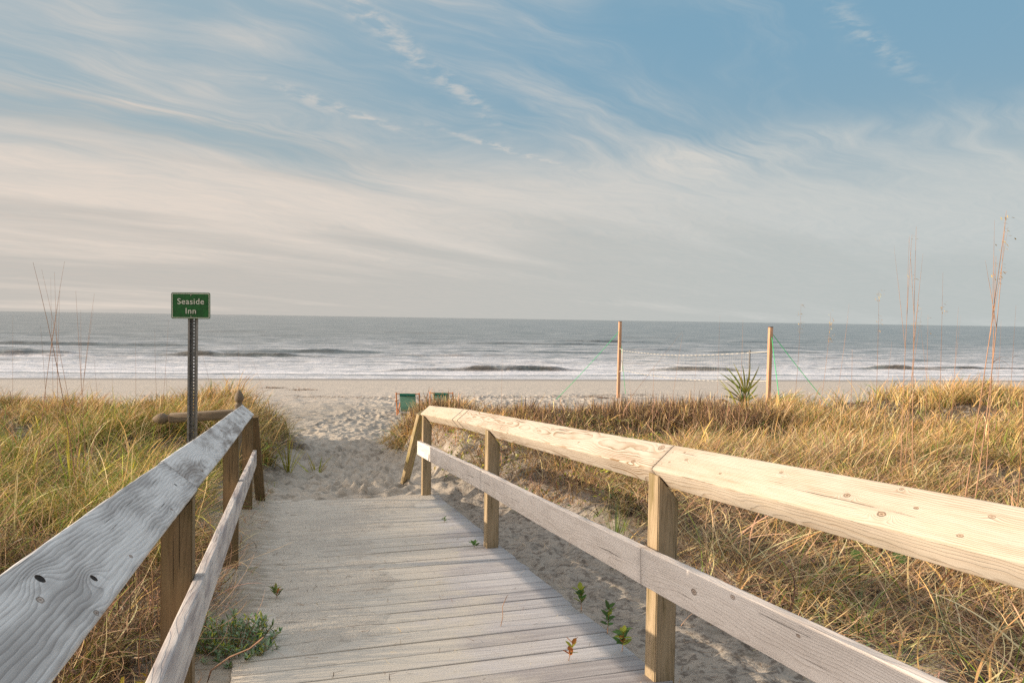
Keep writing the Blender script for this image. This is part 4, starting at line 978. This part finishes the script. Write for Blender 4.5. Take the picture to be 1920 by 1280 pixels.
big = [ # base x, top x, top y, distance, thickness, head, leaves, bow, split, label
    (1808, 1887, 395, 5.6, .0052, 6, ((.55, .16, -.05),), -.02, 3, 'tallest tan stalk at far right, leaning right, left one of its pair'),
    (1828, 1884, 425, 5.6, .0056, 5, ((.45, .20, -.03), (.6, .18, -.1)), -.015, 2, 'tall tan stalk at far right with a drooping curled leaf, right one of its pair'),
    (1693, 1710, 440, 6.6, .0040, 4, (), .01, 2, 'slim tall stalk right of the palmetto, left in a close group of three'),
    (1716, 1718, 425, 6.6, .0046, 0, (), .005, 2, 'dark straight tall stalk right of the palmetto, rising highest in a close group of three'),
    (1699, 1722, 560, 6.8, .0036, 6, (), .01, 1, 'shorter stalk with seed tuft inside a close group of three, right of the palmetto'),
    (1852, 1868, 480, 6.2, .0040, 3, ((.6, .16, .03),), -.015, 0, 'tall stalk with an arching side leaf just right of the leaning pair'),
    (1640, 1648, 545, 7.4, .0032, 8, (), -.01, 0, 'medium stalk with small seed tufts left of the close group of three'),
    (1762, 1768, 510, 7.2, .0032, 5, (), -.01, 0, 'medium stalk standing alone right of the close group of three'),
    (1910, 1922, 600, 5.2, .0050, 0, (), 0., 0, 'thick tan stalk cut by the right edge of the view'),
    (1592, 1598, 655, 7.0, .0042, 0, (), 0., 0, 'short straight bare stalk in the grass right of the volleyball post'),
    (1480, 1502, 570, 9.5, .0032, 14, (), -.02, 0, 'pale seed-headed sea oat just right of the volleyball post'),
    (1522, 1558, 585, 9.0, .0034, 14, (), -.03, 0, 'rusty seed-headed sea oat between the pale one and the bare stalks'),
    (1556, 1592, 570, 9.5, .0028, 0, (), -.02, 1, 'feathery bare stalk leaning right of the rusty sea oat'),
    (1735, 1740, 590, 8.0, .0030, 3, (), .0, 1, 'thin stalk just right of the three tall stalks'),
    (1783, 1797, 575, 8.5, .0030, 0, (), .0, 1, 'thin stalk halfway between the group of three and the leaning pair'),
    (1862, 1877, 600, 8.5, .0030, 0, (), .0, 1, 'thin short stalk right of the leaning pair'),
    (1890, 1905, 572, 8.0, .0030, 0, ((.7, .08, .02),), .0, 0, 'thin forked stalk near the right edge of the view'),
    (1660, 1672, 640, 9., .0028, 0, (), .0, 0, 'faint short stalk left of the three tall stalks'),
    (1130, 1279, 622, 11., .0030, 0, (), .0, 0, 'long faint stalk leaning right in front of the net'),
    (1224, 1226, 685, 9.5, .0044, 0, (), 0., 0, 'short brown bare stalk in front of the net'),
    (1246, 1280, 625, 10., .0030, 0, (), .01, 0, 'leaning thin stalk in front of the middle of the net'),
    (1300, 1307, 655, 10., .0026, 0, (), .01, 0, 'faint stalk left of the palmetto'),
    (1382, 1393, 600, 9., .0034, 0, (), .0, 0, 'upright stalk rising behind the palmetto'),
    (1345, 1350, 590, 9., .0024, 0, (), .0, 0, 'faint upright stalk left of the upright one at the palmetto'),
    (1192, 1180, 700, 10., .0026, 0, (), .0, 0, 'thin brown stalk just right of the left volleyball post'),
    (940, 942, 672, 11., .0024, 0, (), .0, 0, 'lone thin stalk behind the far section of the right railing'),
    (150, 62, 492, 5.6, .0046, 0, (), -.03, 0, 'leftmost stalk of the crossing group on the left dune, leaning far left'),
    (162, 78, 505, 5.8, .0028, 0, (), -.02, 0, 'second left-leaning stalk of the crossing group on the left dune'),
    (108, 102, 510, 6.2, .0030, 0, (), .0, 1, 'upright stalk in the middle of the crossing group on the left dune'),
    (106, 95, 520, 6.2, .0020, 0, (), .0, 0, 'hair-thin upright stalk in the crossing group on the left dune'),
    (62, 121, 490, 6.0, .0034, 0, (), .02, 1, 'right-leaning stalk of the crossing group on the left dune'),
    (165, 142, 545, 6.4, .0034, 0, (), .0, 1, 'upright stalk just right of the crossing group on the left dune'),
    (140, 177, 550, 6.4, .0030, 0, (), .01, 1, 'right-leaning stalk just right of the crossing group on the left dune'),
    (24, 24, 590, 7., .0020, 0, (), .0, 0, 'faint upright stalk near the left edge of the view'),
    (8, -8, 680, 6., .0034, 0, (), .0, 0, 'short stalk cut by the left edge of the view'),
    (94, 76, 610, 7., .0024, 0, (), .0, 0, 'thin stalk behind the crossing group on the left dune'),
    (252, 254, 640, 8., .0026, 0, (), .0, 0, 'single thin upright stalk left of the sign'),
    (300, 290, 615, 8., .0024, 0, (), .0, 0, 'thin stalk close to the left side of the sign post'),
    (296, 316, 600, 8., .0022, 0, (), .0, 0, 'thin stalk just under the left corner of the sign'),
    (322, 310, 690, 7.5, .0024, 0, (), .0, 0, 'short thin stalk at the foot of the sign post'),
    (408, 375, 650, 9.5, .0026, 0, (), -.04, 0, 'arching thin stalk just right of the sign post'),
    (450, 446, 645, 10., .0024, 0, (), .0, 0, 'thin straight stalk behind the acorn-topped post'),
    (512, 472, 672, 10., .0026, 0, (), -.10, 0, 'arching thin stalk right of the acorn-topped post'),
    (190, 176, 670, 8.5, .0024, 0, (), .0, 0, 'short thin stalk halfway between the crossing group and the sign'),
    (215, 210, 690, 8.5, .0022, 0, (), .0, 0, 'very short thin stalk left of the lone upright one'),
]
for (bx, tx, ty, Y, th, hd, lf_, bw_, sp_, lab) in big:
    oat('sea_oat_stalk', lab, bx, tx, ty, Y, th, hd, lf_, bw_, split=sp_)

# ================================================================== BEACH CHAIRS
m_orange = plain('varnished_wood', (.52, .20, .07), .5, .4, .2, 30)
m_cloth = plain('green_canvas', (.008, .11, .08), .8, .2, .1, 60)
m_cloth2 = plain('green_mesh_cloth', (.17, .36, .28), .85, .2, .15, 80)
def chair(X, Y, rz, label):
    zb = float(gz_at(X, Y)[0]); o = empty('beach_chair', (X, Y, zb), rz); tag(o, label, 'beach chair', 'green beach chairs facing the sea')
    M0 = Matrix.Translation(o.location) @ Matrix.Rotation(rz, 4, 'Z')
    def tb(nm, pts, r_, m):
        v, f = tube([Vector(p_) for p_ in pts], r_, 8); 
        ac = Acc(); ac.add(v, f); ac.add(v[:8], np.arange(8)[None, ::-1]); ac.add(v[-8:], np.arange(8)[None, :]); link(nm, ac.mesh(nm), m, o, M0)
    w = .27
    for s in (-1, 1):
        tb('back_rail', [(s*w, -.02, .57), (s*w, .10, .25), (s*w, .17, -.02)], .015, m_orange)       # back upright, leaning to us
        tb('seat_rail', [(s*(w-.03), .02, .13), (s*(w-.03), .60, .24)], .015, m_orange)
        tb('leg', [(s*(w-.0), .62, .26), (s*(w-.0), .30, -.02)], .015, m_orange)
        tb('armrest', [(s*(w+.02), .04, .36), (s*(w+.02), .45, .34)], .016, m_orange)
    tb('crossbar', [(-w, -.015, .545), (w, -.015, .545)], .012, m_orange); tb('crossbar', [(-w, .60, .245), (w, .60, .245)], .012, m_orange)
    ac = Acc(); n = 12; xs = (-.185, .185); V = []
    for k in range(n+1):
        t = k/n; y = np.interp(t, [0, .45, .6, 1], [-.02, .13, .22, .60]); z = np.interp(t, [0, .45, .6, 1], [.55, .14, .10, .25])
        for x in xs: V.append((x, y, z))
    F = [(2*k, 2*k+1, 2*k+3, 2*k+2) for k in range(n)]; ac.add(np.array(V), np.array(F))
    ac.add(np.array(V)+np.array([0, -.004, -.002]), np.array(F)[:, ::-1])
    link('sling', ac.mesh('sling'), m_cloth2, o, M0)
    v, f = tube([(-.185, -.035, .52), (0, -.035, .522), (.185, -.035, .52)], .034, 10); ac = Acc(); ac.add(v, f); ac.add(v[:10], np.arange(10)[None, ::-1]); ac.add(v[-10:], np.arange(10)[None, :]); link('headrest', ac.mesh('headrest'), m_cloth, o, M0)
    return o
chair(-2.43, 18.0, R(0), 'green sling beach chair facing the sea, left one of the pair on the sand')
chair(-1.64, 18.0, R(-3), 'green sling beach chair, right one of the pair, above the railing end')

# ================================================================== VOLLEYBALL NET
m_vp = wood('net_post_wood', (.62, .38, .24), (.42, .22, .13), .01, (.045, -.05), (), seed=31.)
m_rope = plain('green_rope', (.05, .60, .22), .6, .3, .05)
m_cord = plain('white_cord', (.62, .60, .55), .8, .2, .05)
m_tape = plain('net_tape', (.66, .64, .58), .8, .2, .08)
m_dark = plain('dark_cap', (.12, .06, .04), .7, .3, .1)
nt = empty('volleyball_net', (4.4, 20.5, .75)); tag(nt, 'beach volleyball net between two wooden posts with bright green guy ropes', 'net')
pL, pR = Vector((3.42, 24.5, 0)), Vector((5.53, 16.5, 0))
for pp, zt, hw_ in ((pL, 2.96, .043), (pR, 2.90, .038)):
    zb = float(gz_at(pp.x, pp.y)[0]); beam('net_post', (pp.x, pp.y, zb-.4), (pp.x+.02, pp.y, zt), B, -hw_, hw_, -hw_, hw_, m_vp, nt, .004, .001, 10)
    beam('post_cap', (pp.x+.02, pp.y, zt-.001), (pp.x+.02, pp.y, zt+.012), B, -hw_-.002, hw_+.002, -hw_-.002, hw_+.002, m_dark, nt, .003, 0, 1)
d_ = (pR-pL).normalized(); n0, n1_ = pL+d_*.28, pR-d_*.75
def tubes(nm, segs, r_, m, par=nt, k=5):
    ac = Acc()
    for s in segs: v, f = tube(s, r_, k); ac.add(v, f)
    return link(nm, ac.mesh(nm), m, par, Matrix.Identity(4))
zt0, zt1 = 2.05, 2.32
def netp(t, k): p_ = n0.lerp(n1_, t); return Vector((p_.x, p_.y, (zt0+(zt1-zt0)*t)-.10*math.sin(math.pi*t)-k*(.62+.02*t)))
def dashes(k, nm):
    n = 132; V = []; C = []
    for i in range(n+1):
        a = netp(i/n, k); hh = .011*(1 if (i//2) % 2 else .45); c = (.52, .51, .48) if (i//2) % 2 else (.28, .30, .32)
        for dz_ in (-hh, hh): V.append(tuple(a+Z*dz_)); C.append(c)
    F = [(2*i, 2*i+2, 2*i+3, 2*i+1) for i in range(n)]
    return link(nm, np_mesh(nm, np.array(V), np.array(F), np.array(C)), m_leaf, nt, Matrix.Identity(4))
dashes(0, 'top_tape'); dashes(1, 'bottom_tape')
seg_ = [[netp(i/90, 0), netp(i/90, 1)] for i in range(91)] + [[netp(i/20, k/7) for i in range(21)] for k in range(8)]
tubes('netting', seg_, .0013, m_cord, k=4)
for q, nm, m_, r_ in ((netp(0, 0), 'end_pole', m_cord, .02), (netp(1, 0), 'end_pole', m_steel, .02)):
    zb = float(gz_at(q.x, q.y)[0]) if m_ is m_steel else q.z-.66
    tubes(nm, [[Vector((q.x, q.y, zb)), q+Z*.06]], r_, m_, k=8)
tubes('tie_cord', [[netp(0, 0), Vector((pL.x, pL.y, 2.12))], [netp(1, 0), Vector((pR.x, pR.y, 2.38))], [netp(0, 1), Vector((pL.x, pL.y, 1.35))], [netp(1, 1), Vector((pR.x, pR.y, 1.75))]], .008, m_cord)
def gp(x, y): return Vector((x, y, float(gz_at(x, y)[0])))
for a, b in ((Vector((3.42, 24.5, 2.66)), gp(1.35, 23.3)), (Vector((3.45, 24.5, 2.60)), gp(3.95, 26.5)), (Vector((5.56, 16.5, 2.80)), gp(7.5, 17.2)), (Vector((5.57, 16.5, 2.76)), gp(5.55, 15.6))):
    mid = a.lerp(b, .5)-Z*.04
    tubes('guy_rope', [[a, a.lerp(mid, .5)-Z*.01, mid, mid.lerp(b, .5)-Z*.01, b]], .0075, m_rope)

# ================================================================== WRACK LINE
gW = []
X = rng.uniform(-14, 8, 2600); s_ = 13.2+1.1*fbm(X*.25, X*0, 401, 3)+rng.normal(0, .28, 2600); Y = 38.2+SHX*X-s_/.987
k = vn(X*.7, Y*.9, 403) > .38; X, Y = X[k], Y[k]; N = len(X)
gW.append(blades(N, X, Y, gz_at(X, Y)+.004, rng.uniform(.06, .22, N), rng.uniform(.008, .02, N), rng.uniform(0, 6.28, N), rng.uniform(1.35, 1.6, N), rng.uniform(-.2, .2, N), rng.normal(0, 1.2, N), colors(N, dict(dark=4, dead=3)), 4))
for cx, cy, nn in ((2.75, 24.4, 260), (-8.5, 27.5, 160), (-7.2, 26.6, 140), (6.2, 21., 120)):
    X = rng.normal(cx, .28, nn); Y = rng.normal(cy, .12, nn)
    gW.append(blades(nn, X, Y, gz_at(X, Y)+.01, rng.uniform(.06, .22, nn), rng.uniform(.01, .02, nn), rng.uniform(0, 6.28, nn), rng.uniform(1.2, 1.5, nn), rng.uniform(-.2, .3, nn), rng.normal(0, 1.2, nn), colors(nn, dict(dark=4, dead=4)), 4))
blade_obj('seaweed_wrack', gW, m_grass, label='broken dark line of dry seaweed scraps across the beach', cat='seaweed', kind='stuff')

# ================================================================== SKY, SUN, CAMERA
sun_dir = (A*.12-B).normalized()
SUN_EL = R(13.25); az = math.atan2(sun_dir.x, sun_dir.y)      # clockwise from +Y
sd3 = Vector((sun_dir.x*math.cos(SUN_EL), sun_dir.y*math.cos(SUN_EL), math.sin(SUN_EL)))
L = bpy.data.lights.new('sun', 'SUN'); L.energy = 4.8; L.angle = R(.5); L.color = (1., .80, .59)
lo = bpy.data.objects.new('sun', L); COL.objects.link(lo); lo.rotation_euler = (-sd3).to_track_quat('-Z', 'Y').to_euler(); lo.location = sd3*30
wd = bpy.data.worlds.new('World'); SC.world = wd; wd.use_nodes = True
g = G(wd.node_tree); bgn = wd.node_tree.nodes['Background']
sky = g.new('ShaderNodeTexSky', sky_type='NISHITA', sun_disc=False, sun_elevation=SUN_EL, sun_rotation=az, altitude=0, air_density=1., dust_density=.6, ozone_density=2.5)
dv = coord(g, 'Generated'); dx, dy, dz = g.xyz(dv)
zc = g.m('MAXIMUM', dz, .0)
den = g.add(zc, .10)
qx, qy = g.m('DIVIDE', dx, den), g.m('DIVIDE', dy, den)
rad_ = g.m('SQRT', g.add(g.mul(qx, qx), g.mul(qy, qy)))
al_ = g.mul(g.add(qx, qy), .7071); ac_ = g.mul(g.sub(qx, qy), .7071)       # along / across the cirrus streaks
wrp = g.sub(g.noise(g.vec(qx, qy, 3.3), .9, 3, .5), .5)
ac2 = g.add(ac_, g.mul(wrp, 1.0))
st1 = g.noise(g.vec(g.mul(al_, .42), g.mul(ac2, 1.7), 1.7), 1.25, 7, .62, .6)
st2 = g.noise(g.vec(g.mul(al_, 1.1), g.mul(ac2, 4.2), 7.7), 1.6, 6, .66, .6)
big_ = g.noise(g.vec(g.mul(qx, .5), g.mul(qy, .5), 11.2), 1., 3, .5)
def seg_mask(x0, y0, x1, y1, w):
    L_ = math.hypot(x1-x0, y1-y0); ex, ey = (x1-x0)/L_, (y1-y0)/L_
    a = g.add(g.mul(g.sub(qx, x0), ex), g.mul(g.sub(qy, y0), ey)); c = g.add(g.mul(g.sub(qx, x0), -ey), g.mul(g.sub(qy, y0), ex))
    c = g.add(c, g.mul(wrp, .35))
    e = g.m('EXPONENT', g.mul(g.mul(c, c), -1./(w*w)))
    return g.mul(e, g.mul(g.step(a, -.5, .1), g.sub(1., g.step(a, L_-.2, L_+.5))))
veil = g.step(g.add(rad_, g.mul(g.sub(st1, .5), 2.2)), 2.6, 4.2)
leftb = g.step(g.mul(ac_, -1.), 1.2, 2.6)
cir = g.step(g.add(g.mul(st1, .75), g.add(g.mul(st2, .32), g.add(g.mul(leftb, .12), g.mul(g.sub(big_, .5), .25)))), .52, .86)
sa = g.mul(seg_mask(-.35, 1.80, .85, 3.25, .24), g.step(g.add(g.mul(st1, .6), g.mul(st2, .4)), .3, .72))
sb = g.mul(seg_mask(.65, 3.25, 1.75, 2.50, .20), g.step(st2, .25, .8))
sd_ = g.mul(g.add(seg_mask(-.97, 1.80, -1.27, 2.5, .10), seg_mask(-.40, 1.75, -1.09, 2.57, .12)), g.step(st1, .35, .65))
sc_ = g.mul(seg_mask(-1.7, 2.28, -.85, 2.95, .09), g.step(st2, .3, .8))
wisps = None
for (a, b, c_, d) in ((-.40, 2.05, -.28, 2.33), (-.62, 2.62, -.50, 2.80), (.93, 2.02, 1.03, 2.14), (-.20, 2.45, -.12, 2.62), (-.12, 3.0, .10, 3.2)):
    s_ = g.mul(seg_mask(a, b, c_, d, .04), .5); wisps = s_ if wisps is None else g.m('MAXIMUM', wisps, s_)
wisps = g.mul(wisps, g.step(g.noise(g.vec(qx, qy, 5.), 14, 5, .6, .4), .40, .66))
mask = g.m('MAXIMUM', g.mul(veil, .90), g.mul(cir, .46))
mask = g.add(mask, g.mul(sa, .42)); mask = g.add(mask, g.mul(sb, .4)); mask = g.add(mask, g.mul(sc_, .4)); mask = g.add(mask, g.mul(sd_, .32)); mask = g.add(mask, wisps)
st3 = g.noise(g.vec(g.mul(al_, 2.2), g.mul(ac2, 7.), 3.), 2.2, 6, .7, .8)
mask = g.mul(mask, g.add(.72, g.mul(st3, .56)))
mask = g.m('MULTIPLY', mask, 1., clamp=True)
# cloud body colours: warm towards the sun side, cooler away; grey undersides in bands
warm = g.step(g.mul(dx, -1.), -.6, .5)
ccol = g.mix(warm, (.56, .59, .58), (.77, .67, .585))
band = g.noise(g.vec(g.mul(al_, .25), g.mul(ac_, .9), 21.), 1.1, 5, .55, .3)
grey = g.mix(warm, (.48, .515, .505), (.47, .45, .42))
low_ = g.sub(1., g.step(dz, .02, .17))
ccol = g.mix(g.mul(g.step(g.add(band, g.mul(low_, .22)), .46, .74), .65), ccol, grey)
bl0 = g.mix(g.step(dx, -.45, .15), (.35, .465, .525), (.215, .39, .52))
blue = g.mix(g.step(dz, .0, .36), (.36, .44, .45), bl0)
skyn = g.vm('MULTIPLY', sky.outputs[0], (.10, .10, .10))
clear = g.mix(.88, skyn, blue)
fin = g.mix(mask, clear, ccol)
# added fill light: unseen sky brightened overhead and round the sun, dimmed behind
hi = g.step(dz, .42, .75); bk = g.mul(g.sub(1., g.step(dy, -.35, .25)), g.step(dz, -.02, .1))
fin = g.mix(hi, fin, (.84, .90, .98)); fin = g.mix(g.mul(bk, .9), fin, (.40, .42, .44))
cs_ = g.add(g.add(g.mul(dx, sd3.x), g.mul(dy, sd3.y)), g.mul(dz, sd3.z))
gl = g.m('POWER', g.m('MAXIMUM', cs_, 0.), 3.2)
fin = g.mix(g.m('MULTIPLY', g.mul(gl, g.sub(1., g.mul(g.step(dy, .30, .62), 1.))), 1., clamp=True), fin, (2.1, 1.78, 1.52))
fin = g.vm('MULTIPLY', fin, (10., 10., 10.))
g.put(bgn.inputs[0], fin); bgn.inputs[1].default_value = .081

cam = bpy.data.cameras.new('camera'); co_ = bpy.data.objects.new('camera', cam); COL.objects.link(co_)
cam.sensor_width = 36; cam.lens = 27; cam.clip_end = 60000; cam.clip_start = .05
Mc = Matrix.Identity(4)
for c, v in enumerate((_R, _U, -_fw)):
    for r_ in range(3): Mc[r_][c] = v[r_]
Mc.translation = Vector((0, 0, 3)); co_.matrix_world = Mc; SC.camera = co_
SC.view_settings.view_transform = 'Standard'; SC.view_settings.look = 'None'; SC.view_settings.gamma = 1; SC.view_settings.exposure = .34
SC.view_settings.use_curve_mapping = False
SC.cycles.use_denoising = False; SC.cycles.max_bounces = 6; SC.cycles.transparent_max_bounces = 6
